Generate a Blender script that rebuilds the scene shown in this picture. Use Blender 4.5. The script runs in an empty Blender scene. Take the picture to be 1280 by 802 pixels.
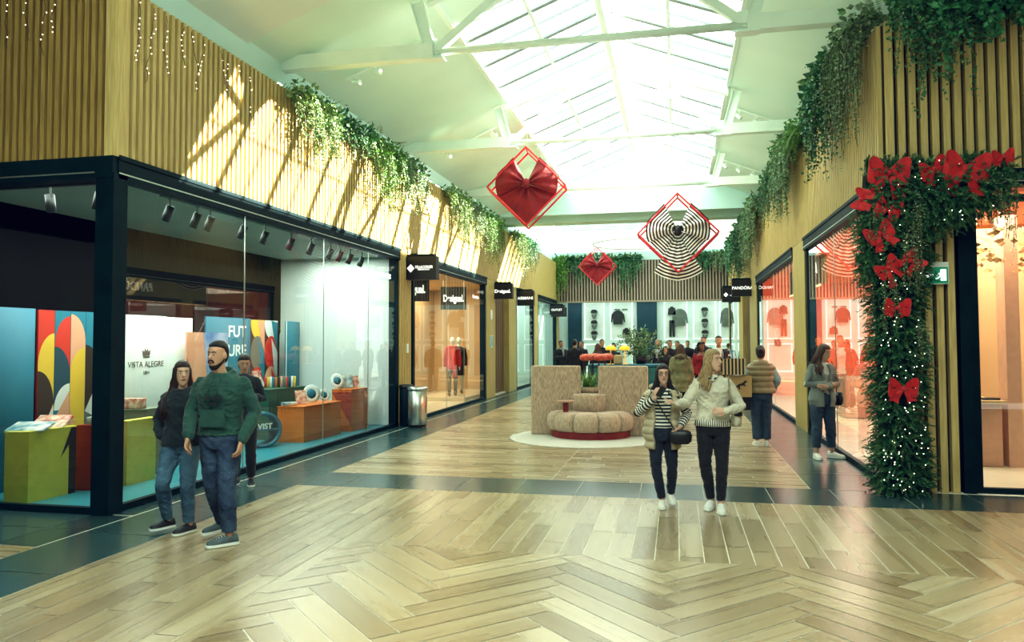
import bpy, math, random
from mathutils import Vector, Matrix, noise
R = random.Random(7)
PI = math.pi
col = bpy.context.scene.collection
V = Vector

# ---------------------------------------------------------------- materials
def mat(name, color=(.8,.8,.8), rough=.5, metal=0, noise_amt=0, nscale=8, stretch=(1,1,1), bump=0, bscale=40,
        emit=0, ecol=None, coords='Object', alpha=1, sheen=0, color2=None, spec=.5, bstretch=None):
    m = bpy.data.materials.new(name); m.use_nodes = True
    nt = m.node_tree; N = nt.nodes; L = nt.links
    b = N['Principled BSDF']
    b.inputs['Base Color'].default_value = (*color, 1); b.inputs['Roughness'].default_value = rough
    b.inputs['Metallic'].default_value = metal
    b.inputs['Specular IOR Level'].default_value = spec
    if sheen: b.inputs['Sheen Weight'].default_value = sheen
    if emit:
        b.inputs['Emission Color'].default_value = (*(ecol or color), 1); b.inputs['Emission Strength'].default_value = emit
    if noise_amt or bump:
        tc = N.new('ShaderNodeTexCoord')
    if noise_amt:
        mp = N.new('ShaderNodeMapping'); mp.inputs['Scale'].default_value = stretch
        L.new(tc.outputs[coords], mp.inputs['Vector'])
        n = N.new('ShaderNodeTexNoise'); n.inputs['Scale'].default_value = nscale; n.inputs['Detail'].default_value = 5
        L.new(mp.outputs['Vector'], n.inputs['Vector'])
        r = N.new('ShaderNodeValToRGB')
        c2 = color2 or tuple(max(0, c*(1-noise_amt)) for c in color)
        r.color_ramp.elements[0].color = (*c2, 1); r.color_ramp.elements[1].color = (*color, 1)
        r.color_ramp.elements[0].position = .35; r.color_ramp.elements[1].position = .65
        L.new(n.outputs['Fac'], r.inputs['Fac']); L.new(r.outputs['Color'], b.inputs['Base Color'])
        if emit: L.new(r.outputs['Color'], b.inputs['Emission Color'])
    if bump:
        mp2 = N.new('ShaderNodeMapping'); mp2.inputs['Scale'].default_value = bstretch or stretch
        L.new(tc.outputs[coords], mp2.inputs['Vector'])
        n2 = N.new('ShaderNodeTexNoise'); n2.inputs['Scale'].default_value = bscale; n2.inputs['Detail'].default_value = 4
        L.new(mp2.outputs['Vector'], n2.inputs['Vector'])
        bp = N.new('ShaderNodeBump'); bp.inputs['Strength'].default_value = bump; bp.inputs['Distance'].default_value = .02
        L.new(n2.outputs['Fac'], bp.inputs['Height']); L.new(bp.outputs['Normal'], b.inputs['Normal'])
    return m

def stripe_mat(name, c1, c2, axis=2, freq=25, duty=.5, coords='Object', rough=.8, bump=.15):
    m = mat(name, c1, rough, bump=bump, bscale=60)
    nt = m.node_tree; N = nt.nodes; L = nt.links; b = N['Principled BSDF']
    tc = N.new('ShaderNodeTexCoord'); sp = N.new('ShaderNodeSeparateXYZ'); L.new(tc.outputs[coords], sp.inputs[0])
    mu = N.new('ShaderNodeMath'); mu.operation = 'MULTIPLY'; mu.inputs[1].default_value = freq
    L.new(sp.outputs[axis], mu.inputs[0])
    fr = N.new('ShaderNodeMath'); fr.operation = 'FRACT'; L.new(mu.outputs[0], fr.inputs[0])
    gt = N.new('ShaderNodeMath'); gt.operation = 'GREATER_THAN'; gt.inputs[1].default_value = duty
    L.new(fr.outputs[0], gt.inputs[0])
    mx = N.new('ShaderNodeMix'); mx.data_type = 'RGBA'
    mx.inputs[6].default_value = (*c1, 1); mx.inputs[7].default_value = (*c2, 1)
    L.new(gt.outputs[0], mx.inputs[0]); L.new(mx.outputs[2], b.inputs['Base Color'])
    return m

def glass_mat(name, tint=(.93,.97,.95), refl=1.0):
    m = bpy.data.materials.new(name); m.use_nodes = True
    nt = m.node_tree; N = nt.nodes; L = nt.links; N.clear()
    o = N.new('ShaderNodeOutputMaterial'); t = N.new('ShaderNodeBsdfTransparent'); t.inputs[0].default_value = (*tint, 1)
    g = N.new('ShaderNodeBsdfGlossy'); g.inputs['Roughness'].default_value = 0; g.inputs['Color'].default_value = (1,1,1,1)
    f = N.new('ShaderNodeFresnel'); f.inputs['IOR'].default_value = 1.5
    mu = N.new('ShaderNodeMath'); mu.operation = 'MULTIPLY'; mu.inputs[1].default_value = refl; mu.use_clamp = True
    L.new(f.outputs[0], mu.inputs[0])
    mx = N.new('ShaderNodeMixShader'); L.new(mu.outputs[0], mx.inputs[0]); L.new(t.outputs[0], mx.inputs[1]); L.new(g.outputs[0], mx.inputs[2])
    L.new(mx.outputs[0], o.inputs[0])
    return m

def attr_mat(name, base, tones, rough=.35, grain=True, spec=.5, bump=0):
    """material reading the per-face attribute 'tone' (0..1) through a ramp, with wood grain along the UV length"""
    m = bpy.data.materials.new(name); m.use_nodes = True
    nt = m.node_tree; N = nt.nodes; L = nt.links; b = N['Principled BSDF']
    b.inputs['Roughness'].default_value = rough; b.inputs['Specular IOR Level'].default_value = spec
    a = N.new('ShaderNodeAttribute'); a.attribute_name = 'tone'
    r = N.new('ShaderNodeValToRGB'); el = r.color_ramp.elements
    el[0].color = (*tones[0], 1); el[1].color = (*tones[-1], 1)
    for i, t in enumerate(tones[1:-1]):
        e = el.new((i+1)/(len(tones)-1)); e.color = (*t, 1)
    L.new(a.outputs['Fac'], r.inputs['Fac'])
    out = r.outputs['Color']
    if grain:
        tc = N.new('ShaderNodeTexCoord'); mp = N.new('ShaderNodeMapping'); mp.inputs['Scale'].default_value = (.45, 6.5, 1)
        L.new(tc.outputs['UV'], mp.inputs['Vector'])
        n = N.new('ShaderNodeTexNoise'); n.inputs['Scale'].default_value = 1; n.inputs['Detail'].default_value = 4; n.inputs['Distortion'].default_value = .4
        L.new(mp.outputs['Vector'], n.inputs['Vector'])
        r2 = N.new('ShaderNodeValToRGB'); r2.color_ramp.elements[0].position = .3; r2.color_ramp.elements[1].position = .62
        r2.color_ramp.elements[0].color = (.74,.67,.58,1); r2.color_ramp.elements[1].color = (1,1,1,1)
        L.new(n.outputs['Fac'], r2.inputs['Fac'])
        mx = N.new('ShaderNodeMix'); mx.data_type = 'RGBA'; mx.blend_type = 'MULTIPLY'; mx.inputs[0].default_value = .85
        L.new(out, mx.inputs[6]); L.new(r2.outputs['Color'], mx.inputs[7]); out = mx.outputs[2]
        n3 = N.new('ShaderNodeTexNoise'); n3.inputs['Scale'].default_value = .45; n3.inputs['Detail'].default_value = 3
        L.new(tc.outputs['UV'], n3.inputs['Vector'])
        rr = N.new('ShaderNodeMapRange'); rr.inputs[3].default_value = rough*.7; rr.inputs[4].default_value = rough*1.4
        L.new(n.outputs['Fac'], rr.inputs[0]); L.new(rr.outputs[0], b.inputs['Roughness'])
    L.new(out, b.inputs['Base Color'])
    return m

# ---------------------------------------------------------------- mesh builder
class MB:
    def __init__(s): s.v = []; s.f = []; s.uv = {}; s.tone = {}; s.mi = {}
    def poly(s, pts, uv=None, tone=None, mi=0):
        n = len(s.v); s.v += [tuple(p) for p in pts]; i = len(s.f); s.f.append(tuple(range(n, n+len(pts))))
        if uv: s.uv[i] = uv
        if tone is not None: s.tone[i] = tone
        if mi: s.mi[i] = mi
        return s
    def grid(s, rows, closed=False, cap=False, mi=0, uvs=False):
        n0 = len(s.v); nr = len(rows); nc = len(rows[0])
        for r in rows: s.v += [tuple(p) for p in r]
        for i in range(nr-1):
            for j in range(nc if closed else nc-1):
                k = (j+1) % nc
                s.f.append((n0+i*nc+j, n0+i*nc+k, n0+(i+1)*nc+k, n0+(i+1)*nc+j))
                if mi: s.mi[len(s.f)-1] = mi
                if uvs:
                    s.uv[len(s.f)-1] = [(i/(nr-1), j/nc), (i/(nr-1), (j+1)/nc), ((i+1)/(nr-1), (j+1)/nc), ((i+1)/(nr-1), j/nc)]
        if cap:
            s.f.append(tuple(n0+j for j in reversed(range(nc)))); s.f.append(tuple(n0+(nr-1)*nc+j for j in range(nc)))
            if mi: s.mi[len(s.f)-1] = mi; s.mi[len(s.f)-2] = mi
        return s
    def box(s, x0, x1, y0, y1, z0, z1, M=None, mi=0):
        if x0 > x1: x0, x1 = x1, x0
        if y0 > y1: y0, y1 = y1, y0
        if z0 > z1: z0, z1 = z1, z0
        p = [V((x, y, z)) for z in (z0, z1) for y in (y0, y1) for x in (x0, x1)]
        if M: p = [M @ q for q in p]
        n = len(s.v); s.v += [tuple(q) for q in p]
        for f in ((0,2,3,1),(4,5,7,6),(0,1,5,4),(2,6,7,3),(0,4,6,2),(1,3,7,5)):
            s.f.append(tuple(n+i for i in f))
            if mi: s.mi[len(s.f)-1] = mi
        return s
    def prism(s, pts, z0, z1, M=None, mi=0):
        n = len(s.v); k = len(pts)
        a = [V((x, y, z0)) for x, y in pts]+[V((x, y, z1)) for x, y in pts]
        if M: a = [M @ q for q in a]
        s.v += [tuple(q) for q in a]
        fs = [tuple(reversed(range(n, n+k))), tuple(range(n+k, n+2*k))]+[(n+i, n+(i+1) % k, n+k+(i+1) % k, n+k+i) for i in range(k)]
        for f in fs:
            s.f.append(f)
            if mi: s.mi[len(s.f)-1] = mi
        return s
    def tube(s, pts, rad, n=8, cap=True, flat=None, mi=0, uvs=False):
        pts = [V(p) for p in pts]
        if not hasattr(rad, '__len__'): rad = [rad]*len(pts)
        rows = []; up = None
        for i, p in enumerate(pts):
            t = (pts[min(i+1, len(pts)-1)]-pts[max(i-1, 0)]).normalized()
            if up is None: up = V((0,0,1)) if abs(t.z) < .9 else V((0,1,0))
            a = t.cross(up)
            if a.length < 1e-4: a = t.cross(V((1,0,0)))
            a.normalize(); b = a.cross(t).normalized(); up = b
            r = rad[i]; rx, ry = r if hasattr(r, '__len__') else (r, r)
            rows.append([p+a*rx*math.cos(2*PI*j/n)+b*ry*math.sin(2*PI*j/n) for j in range(n)])
        return s.grid(rows, closed=True, cap=cap, mi=mi, uvs=uvs)
    def capsule(s, pts, rad, n=14):
        """tube with rounded ends"""
        pts = [V(p) for p in pts]; rad = list(rad)
        out = []; rr = []
        d = (pts[0]-pts[1]).normalized()
        for k in (.97, .8, .5): out.append(pts[0]+d*rad[0]*k); rr.append(rad[0]*math.sqrt(1-k*k))
        out += pts; rr += rad
        d = (pts[-1]-pts[-2]).normalized()
        for k in (.5, .8, .97): out.append(pts[-1]+d*rad[-1]*k); rr.append(rad[-1]*math.sqrt(1-k*k))
        return s.tube(out, rr, n)
    def ellip(s, c, r, M=None, nu=16, nv=10, mi=0):
        c = V(c); rows = []
        for i in range(nv+1):
            th = PI*(.02+.96*i/nv)
            row = [V((math.sin(th)*math.cos(2*PI*j/nu)*r[0], math.sin(th)*math.sin(2*PI*j/nu)*r[1], -math.cos(th)*r[2])) for j in range(nu)]
            rows.append([c+((M @ p) if M else p) for p in row])
        return s.grid(rows, closed=True, cap=True, mi=mi)
    def lathe(s, prof, c=(0,0,0), n=32, mi=0):
        c = V(c)
        return s.grid([[c+V((r*math.cos(2*PI*j/n), r*math.sin(2*PI*j/n), z)) for j in range(n)] for r, z in prof], closed=True, cap=True, mi=mi)
    def loft(s, secs, n=20, mi=0):
        """secs: (cx, cy, z, rx, ry)"""
        return s.grid([[V((cx+rx*math.cos(2*PI*j/n), cy+ry*math.sin(2*PI*j/n), z)) for j in range(n)] for cx, cy, z, rx, ry in secs], closed=True, cap=True, mi=mi)
    def xform(s, M): s.v = [tuple(M @ V(p)) for p in s.v]; return s
    def join(s, o):
        n = len(s.v); k = len(s.f); s.v += o.v; s.f += [tuple(n+i for i in f) for f in o.f]
        for a, b in ((s.uv, o.uv), (s.tone, o.tone), (s.mi, o.mi)):
            for i in b: a[k+i] = b[i]
        return s
    def mesh(s, name, mats, smooth=False):
        me = bpy.data.meshes.new(name); me.from_pydata(s.v, [], s.f)
        for m in (mats if isinstance(mats, (list, tuple)) else [mats]): me.materials.append(m)
        if s.uv:
            ul = me.uv_layers.new(name='UVMap')
            for i, uv in s.uv.items():
                p = me.polygons[i]
                for k, li in enumerate(p.loop_indices): ul.data[li].uv = uv[k]
        if s.tone:
            at = me.attributes.new('tone', 'FLOAT', 'FACE')
            for i, t in s.tone.items(): at.data[i].value = t
        for i, m in s.mi.items(): me.polygons[i].material_index = m
        if smooth: me.polygons.foreach_set('use_smooth', [True]*len(me.polygons))
        me.update()
        return me
    def build(s, name, mats, parent=None, smooth=False, loc=None):
        o = bpy.data.objects.new(name, s.mesh(name, mats, smooth)); col.objects.link(o)
        if loc: o.location = loc
        if parent is not None: o.parent = parent
        return o

def tag(o, label=None, cat=None, group=None, kind=None):
    if label: o['label'] = label
    if cat: o['category'] = cat
    if group: o['group'] = group
    if kind: o['kind'] = kind
    return o
def thing(name, label, cat, loc=(0,0,0), rz=0, group=None):
    o = bpy.data.objects.new(name, None); col.objects.link(o); o.location = loc; o.rotation_euler = (0,0,rz)
    o.empty_display_size = .1
    return tag(o, label, cat, group)
def struct(o): o['kind'] = 'structure'; return o
def bevel(o, w=.01, seg=2):
    m = o.modifiers.new('bevel', 'BEVEL'); m.width = w; m.segments = seg; m.limit_method = 'ANGLE'; m.angle_limit = .6
    o.data.polygons.foreach_set('use_smooth', [True]*len(o.data.polygons)); 
    return o
def text(body, size, m, parent, loc, rot, name='lettering', depth=.006, align='CENTER', bold=0, xs=1, shear=0):
    c = bpy.data.curves.new(name, 'FONT'); c.body = body; c.size = size; c.align_x = align; c.align_y = 'CENTER'
    c.extrude = depth; c.offset = bold; c.shear = shear
    o = bpy.data.objects.new(name, c)
    me = None
    col.objects.link(o)
    dg = bpy.context.evaluated_depsgraph_get(); dg.update()
    me = bpy.data.meshes.new_from_object(o.evaluated_get(dg)); me.name = name
    bpy.data.objects.remove(o); bpy.data.curves.remove(c)
    me.materials.clear(); me.materials.append(m)
    o = bpy.data.objects.new(name, me); col.objects.link(o); o.location = loc; o.rotation_euler = rot; o.scale = (xs,1,1)
    if parent is not None: o.parent = parent
    return o
def remesh(mb, name, mats, vox, parent=None, smooth_it=4, classify=None, fold=0):
    tmp = mb.build(name+'_tmp', mats)
    m = tmp.modifiers.new('r', 'REMESH'); m.mode = 'VOXEL'; m.voxel_size = vox; m.use_smooth_shade = True
    s = tmp.modifiers.new('s', 'SMOOTH'); s.factor = .5; s.iterations = smooth_it
    dg = bpy.context.evaluated_depsgraph_get(); dg.update()
    me = bpy.data.meshes.new_from_object(tmp.evaluated_get(dg)); me.name = name
    old = tmp.data; bpy.data.objects.remove(tmp); bpy.data.meshes.remove(old)
    if not me.materials:
        for q in (mats if isinstance(mats, (list, tuple)) else [mats]): me.materials.append(q)
    if classify:
        for p in me.polygons: p.material_index = classify(p.center)
    if fold:
        nrm = [v.normal.copy() for v in me.vertices]; out = []
        for v, q in zip(me.vertices, nrm):
            p = v.co
            a = noise.noise(V((p.x*7, p.y*7, p.z*11+p.x*6))); b_ = noise.noise(V((p.x*16+9, p.y*16, p.z*26-p.x*14)))
            out.extend(p+q*fold*((.45-abs(a)*2)+.45*(.4-abs(b_)*2)))
        me.vertices.foreach_set('co', out)
        me.update()
    o = bpy.data.objects.new(name, me); col.objects.link(o)
    if parent is not None: o.parent = parent
    return o
# ---------------------------------------------------------------- shared materials
M = {}
M['white'] = mat('painted_white', (.80,.88,.80), .6, noise_amt=.06, nscale=1.2)
M['ceil'] = mat('ceiling_paint', (.76,.92,.80), .7, noise_amt=.05, nscale=.8)
M['wallpaint'] = mat('upper_wall_paint', (.66,.90,.86), .7, noise_amt=.05, nscale=.8)
M['beam'] = mat('white_steel', (.86,.97,.88), .45, noise_amt=.05, nscale=3)
M['slat'] = mat('oak_slat', (.68,.52,.22), .55, noise_amt=.3, nscale=3, stretch=(14,14,.8), color2=(.52,.38,.14))
M['slatback'] = mat('slat_backing', (.075,.06,.025), .8, noise_amt=.3, nscale=4)
M['slatdark'] = mat('slat_black_backing', (.015,.016,.013), .8, noise_amt=.3, nscale=4)
M['slatpale'] = mat('pale_slat', (.42,.36,.27), .6, noise_amt=.25, nscale=3, stretch=(10,10,.8))
M['slatbrown'] = mat('brown_slat', (.22,.14,.07), .6, noise_amt=.25, nscale=3, stretch=(10,10,.8))
M['wood'] = mat('oak_panel', (.50,.40,.14), .5, noise_amt=.3, nscale=2.2, stretch=(9,9,.7), color2=(.38,.29,.09))
M['frame'] = mat('teal_black_metal', (.003,.020,.024), .5, spec=.12, noise_amt=.3, nscale=5)
M['black'] = mat('matte_black', (.012,.014,.014), .5, noise_amt=.2, nscale=6)
M['glossblack'] = mat('satin_black', (.015,.02,.02), .3, noise_amt=.2, nscale=6)
M['dark'] = mat('unlit_shop_wall', (.0045,.005,.004), .9, spec=.1, noise_amt=.3, nscale=2)  # near-black paint stands in for unlit shop depth
M['chrome'] = mat('brushed_steel', (.62,.66,.62), .28, metal=1, noise_amt=.12, nscale=5, stretch=(30,30,1))
M['glass'] = glass_mat('shop_glass', (.86,.95,.92), 1.15)
M['glass3'] = glass_mat('coral_shop_glass', (.93,.97,.95), .62)
M['glass2'] = glass_mat('shop_glass_clear', (.93,.97,.95), .8)
M['led'] = mat('sign_white', (.95,.95,.95), .5, emit=.75, noise_amt=.02)
M['ledline'] = mat('frame_light_line', (.9,1,.97), .5, emit=1.3, noise_amt=.02)
M['teal'] = mat('teal_panel', (.02,.17,.25), .55, noise_amt=.12, nscale=2)
M['tealfloor'] = mat('blue_vinyl_floor', (.05,.31,.38), .3, noise_amt=.15, nscale=2)
M['shopwhite'] = mat('display_white', (.78,.84,.80), .6, noise_amt=.04, nscale=1)
M['cream'] = mat('warm_shop_wall', (.70,.50,.28), .6, noise_amt=.1, nscale=1.2)
M['creamfloor'] = mat('cream_shop_floor', (.72,.66,.52), .3, noise_amt=.1, nscale=2)
M['red'] = mat('red_fabric', (.27,.003,.004), .7, noise_amt=.25, nscale=4, bump=.15, bscale=30, sheen=.2)
M['redmetal'] = mat('red_painted_metal', (.62,.02,.02), .4, noise_amt=.1)
M['bowstripe'] = stripe_mat('striped_bow_fabric', (.75,.78,.72), (.05,.004,.008), axis=0, freq=9, duty=.5, coords='UV')
M['fairy'] = mat('fairy_bulb', (1,.9,.72), .4, emit=3.5, noise_amt=.02)
M['wire'] = mat('dark_wire', (.02,.02,.01), .6, noise_amt=.1)
M['skin'] = mat('skin_tone', (.52,.30,.20), .5, noise_amt=.12, nscale=9)
M['tileW'] = attr_mat('wood_look_tile', None, [(.25,.185,.105),(.36,.285,.175),(.43,.36,.235),(.30,.23,.135),(.48,.41,.28)], rough=.27)
M['tileD'] = attr_mat('dark_slate_tile', None, [(.028,.062,.066),(.038,.080,.082),(.033,.070,.075)], rough=.22, grain=False)
M['grout'] = mat('pale_grout', (.85,.82,.70), .8, noise_amt=.1)

# ---------------------------------------------------------------- floor
WX0, WX1, BY0, BY1 = -4.69, 1.55, 8.87, 9.81
def clip(poly, x0, x1, y0, y1):
    for ax, lim, sg in ((0,x0,1),(0,x1,-1),(1,y0,1),(1,y1,-1)):
        out = []
        for i in range(len(poly)):
            a, b = poly[i], poly[(i+1) % len(poly)]
            da, db = (a[ax]-lim)*sg, (b[ax]-lim)*sg
            if da >= 0: out.append(a)
            if (da < 0) != (db < 0):
                t = da/(da-db); out.append(tuple(a[k]+(b[k]-a[k])*t for k in range(len(a))))
        poly = out
        if len(poly) < 3: return None
    return poly
def tile_rect(mb, x, y, l, w, M2, rect, g=.0045):
    """tile with length l along local x, corner x,y, transformed by 2d matrix; uv along length"""
    u0, v0 = R.uniform(0,50), R.uniform(0,50)
    pts = []
    for a, b in ((x+g,y+g),(x+l-g,y+g),(x+l-g,y+w-g),(x+g,y+w-g)):
        p = M2 @ V((a,b)); pts.append((p.x, p.y, a-x+u0, b-y+v0))
    c = clip(pts, *rect)
    if c: mb.poly([(p[0],p[1],0) for p in c], uv=[(p[2],p[3]) for p in c], tone=R.random())
I2 = Matrix.Identity(2); R90 = Matrix.Rotation(PI/2, 2); R45 = Matrix.Rotation(PI/4, 2)
fl = MB()
def planks_y(rect, L=1.2, W=.2):
    x0,x1,y0,y1 = rect
    i0 = math.floor(x0/W)
    for i in range(i0, math.ceil(x1/W)):
        off = R.uniform(0, L)
        y = y0-off
        while y < y1:
            # local x = world y
            tile_rect(fl, y, -(i+1)*W, L, W, R90, rect); y += L
def planks_x(rect, L=1.2, W=.2):
    x0,x1,y0,y1 = rect
    for i in range(math.floor(y0/W), math.ceil(y1/W)):
        x = x0-R.uniform(0, L)
        while x < x1:
            tile_rect(fl, x, i*W, L, W, I2, rect); x += L
HX, HY = -2.88, 6.43
planks_y((-4.69, HX, -1.5, BY0)); planks_y((HX, 9, HY, BY0))
planks_x((WX0, -1.615, BY1, 37)); planks_x((-1.605, WX1, BY1, 37))
planks_x((-13, -5.55, -1.5, 5.75))
L_, W_ = 1.2, .2
rect = (HX, 9, -1.5, HY)
for m_ in range(-9, 10):
    for k in range(-90, 90):
        ox, oy = k*W_+m_*L_, k*W_-m_*L_
        p = R45 @ V((ox, oy))
        if not (-5 < p.x < 11 and -4 < p.y < 9): continue
        tile_rect(fl, ox, oy, L_, W_, R45, rect)
        # vertical one: rotate 90 about its corner
        x, y = ox+L_, oy+W_-L_
        u0, v0 = R.uniform(0,50), R.uniform(0,50); g = .0045
        pts = []
        for a, b in ((x+g,y+g),(x+g,y+L_-g),(x+W_-g,y+L_-g),(x+W_-g,y+g)):
            q = R45 @ V((a,b)); pts.append((q.x, q.y, b-y+u0, a-x+v0))
        pts.reverse()
        c = clip(pts, *rect)
        if c: fl.poly([(q[0],q[1],0) for q in c], uv=[(q[2],q[3]) for q in c], tone=R.random())
def dark(rect, lx, ly, ox=0, oy=0):
    x0,x1,y0,y1 = rect
    for i in range(math.floor((x0-ox)/lx), math.ceil((x1-ox)/lx)):
        for j in range(math.floor((y0-oy)/ly), math.ceil((y1-oy)/ly)):
            g = .004
            pts = [(ox+i*lx+g,oy+j*ly+g),(ox+(i+1)*lx-g,oy+j*ly+g),(ox+(i+1)*lx-g,oy+(j+1)*ly-g),(ox+i*lx+g,oy+(j+1)*ly-g)]
            c = clip(pts, *rect)
            if c: fl.poly([(p[0],p[1],0) for p in c], uv=[(0,0)]*len(c), tone=R.random(), mi=1)
dark((-13, -5.56, 5.76, 6.97), 1.2, .6, 0, 5.76)
dark((-5.54, -4.70, -1.5, 37), .84, 1.2, -5.54, .3)
dark((-6.2, -5.56, 6.99, 37), .7, 1.2, -6.26, .3)
dark((-4.69, 9, BY0+.004, BY1-.004), .74, .94, -.45, BY0)
dark((1.56, 2.7, BY1, 37), 1.2, 1.2, 1.52, BY1)
floor = fl.build('floor', [M['tileW'], M['tileD']]); struct(floor)
g = MB().box(-14, 9.5, -2, 44, -.2, -.004); struct(g.build('floor_base', M['grout']))
fm = MB(); 
for rect in ((-6.2, 3, 37, 44),): 
    for i in range(16):
        for j in range(12):
            pts = [(-6.2+i*.6+.003, 37+j*.6+.003),(-6.2+(i+1)*.6-.003, 37+j*.6+.003),(-6.2+(i+1)*.6-.003, 37+(j+1)*.6-.003),(-6.2+i*.6+.003, 37+(j+1)*.6-.003)]
            fm.poly([(x,y,.001) for x,y in pts])
struct(fm.build('floor_far_store', M['creamfloor']))

# ---------------------------------------------------------------- walls
XL, XR, YL, YR = -5.85, 2.51, 6.95, 9.93
HZ, TZ = 3.78, 5.68      # shop head, parapet top
def slats_y(name, X, side, y0, y1, z0, z1, pitch, w, dep, ms, mbk, back=True):
    """slats on a wall in plane X facing side (+1: +X)"""
    b = MB(); y = y0
    while y+w <= y1+.001:
        b.box(X-side*dep, X, y, y+w, z0, z1); y += pitch
    if back: b.box(X-side*(dep+.04), X-side*dep, y0, y1, z0, z1, mi=1)
    return struct(b.build(name, [ms, mbk]))
def slats_x(name, Y, x0, x1, z0, z1, pitch, w, dep, ms, mbk):
    b = MB(); x = x0
    while x+w <= x1+.001:
        b.box(x, x+w, Y, Y+dep, z0, z1); x += pitch
    b.box(x0, x1, Y+dep, Y+dep+.04, z0, z1, mi=1)
    return struct(b.build(name, [ms, mbk]))
slats_y('wall_left', XL+.05, 1, YL+.12, 31.0, HZ, TZ, .107, .055, .055, M['slat'], M['slatback'])
M['slatwarm'] = mat('golden_oak_slat', (.46,.31,.09), .55, noise_amt=.35, nscale=3, stretch=(14,14,.8), color2=(.32,.20,.05))
slats_x('wall_left_front', YL-.05, -11.5, XL-.08, HZ, 8.2, .09, .052, .055, M['slatwarm'], M['slatdark'])
b = MB().box(XL-.06, XL+.06, YL-.06, YL+.12, HZ, 8.2); struct(b.build('trim_1', M['slat']))
slats_y('wall_right', XR-.05, -1, YR+.1, 37.5, HZ, TZ, .107, .055, .055, M['slat'], M['slatback'])
slats_x('wall_right_front', YR-.05, XR+.02, 9, HZ, TZ, .124, .078, .09, M['slat'], M['slatdark'])
slats_x('wall_end', 37.9, -6.1, 3.1, HZ, 5.78, .145, .085, .07, M['slatpale'], M['slatdark'])
b = MB().box(XL-.5, XL+.04, 31, 37.9, HZ, TZ); struct(b.build('wall_left_far', M['wood']))
# parapet bodies and upper white walls
b = MB().box(XL-.5, XL-.06, YL+.1, 38, HZ+.3, TZ-.02).box(-12, XL-.1, YL+.1, YL+.4, HZ+.3, TZ); struct(b.build('wall_left_core', M['dark']))
b = MB().box(XR+.06, XR+.5, YR+.15, 38, HZ+.3, TZ-.02).box(XR+.1, 9, YR+.15, YR+.4, HZ+.3, TZ); struct(b.build('wall_right_core', M['dark']))
b = MB().box(XL-.55, XL-.12, YL+.2, 26.9, TZ-.1, 6.45); struct(b.build('wall_left_upper', M['wallpaint']))
b = MB().box(3.35, 3.6, YR+.5, 26.9, TZ-.2, 6.4); struct(b.build('wall_right_upper', M['wallpaint']))
b = MB().box(XL-.5, 3.6, 38.05, 38.3, HZ, 6.6).box(XL-.55, XL-.2, 26.9, 38.3, TZ-.1, 6.3).box(3.2, 3.5, 26.9, 38.3, TZ-.1, 6.3); struct(b.build('wall_end_upper', M['wallpaint']))

# ---------------------------------------------------------------- ceiling
CX = -1.25
b = MB()
ez, sz, rz_ = 6.13, 7.05, 7.95
e0, s0 = XL-.15, -3.6
e1, s1 = 2*CX-e0, 2*CX-s0
y0, y1 = -3, 25.6
def quadbox(b, xa, za, xb, zb, ya, yb, th=.12, mi=0):
    n = len(b.v)
    b.v += [(xa,ya,za),(xb,ya,zb),(xb,yb,zb),(xa,yb,za),(xa,ya,za+th),(xb,ya,zb+th),(xb,yb,zb+th),(xa,yb,za+th)]
    for f in ((0,3,2,1),(4,5,6,7),(0,1,5,4),(1,2,6,5),(2,3,7,6),(3,0,4,7)):
        b.f.append(tuple(n+i for i in f))
        if mi: b.mi[len(b.f)-1] = mi
quadbox(b, e0-.3, ez-.12, s0, sz, y0, y1); quadbox(b, s1, sz, e1+.3, ez-.12, y0, y1)
# ridge closed here, unseen, added to keep sun off the near left wall
quadbox(b, s0, sz, CX, rz_, y0, 12.0); quadbox(b, CX, rz_, s1, sz, y0, 12.0)
struct(b.build('ceiling', M['ceil']))
b = MB().box(-12, e0-.2, y0, YL-.3, 6.1, 6.3).box(e1+.2, 9.5, y0, 26.9, 6.1, 6.3)
quadbox(b, e0-.3, ez-.17, s0, sz-.05, y0, 9.72, .1)
struct(b.build('ceiling_side', M['white']))
# gable end of the skylight and the cross beam
b = MB().box(e0, e1, 25.6, 25.8, 6.1, 7.05).box(e0, e1, 26.2, 26.9, 5.93, 6.32).box(e0,e1,25.7,26.3,6.32,6.4)
struct(b.build('wall_gable', M['wallpaint']))
M['lum'] = mat('skylight_glow_ceiling', (.92,1,.97), .7, emit=1.1, noise_amt=.03, nscale=.4)  # emission stands in for daylight of the far skylight
b = MB().box(e0+.1, -4.6, 26.9, 38.05, 6.24, 6.3).box(-.8, 3.25, 26.9, 38.05, 6.24, 6.3).box(-4.6,-.8,31,38.05,6.24,6.3); struct(b.build('ceiling_luminous', M['lum']))
# skylight: glazing bars, purlins, ridge and glowing gable pane
b = MB()
y = 12.1; k = 0
while y < 25.6:
    for (xa, za, xb, zb) in ((s0, sz, CX, rz_), (CX, rz_, s1, sz)):
        quadbox(b, xa, za, xb, zb, y, y+(.11 if k % 2 else .025), .05)
    y += .62; k += 1
y = 27.3
while y < 31: b.box(-4.6, -.8, y, y+.12, 6.24, 6.3); y += .62
M['bar'] = mat('grey_glazing_bar', (.30,.34,.33), .5, noise_amt=.1)
struct(b.build('window_1', M['bar']))
b = MB()
for t in (.5,):
    for sx in (-1, 1):
        xm = CX+sx*(CX-s0)*(1-t); zm = sz+(rz_-sz)*t
        b.box(xm-.03, xm+.03, 12, 25.6, zm-.01, zm+.01)
b.box(CX-.13, CX+.13, 12, 25.6, rz_-.12, rz_+.05); b.box(CX-.05, CX+.05, 12, 25.6, rz_-.3, rz_-.1)
b.box(s0-.04, s0+.04, 9.5, 25.6, sz-.04, sz+.12); b.box(s1-.04, s1+.04, 9.5, 25.6, sz-.04, sz+.12)
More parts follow.
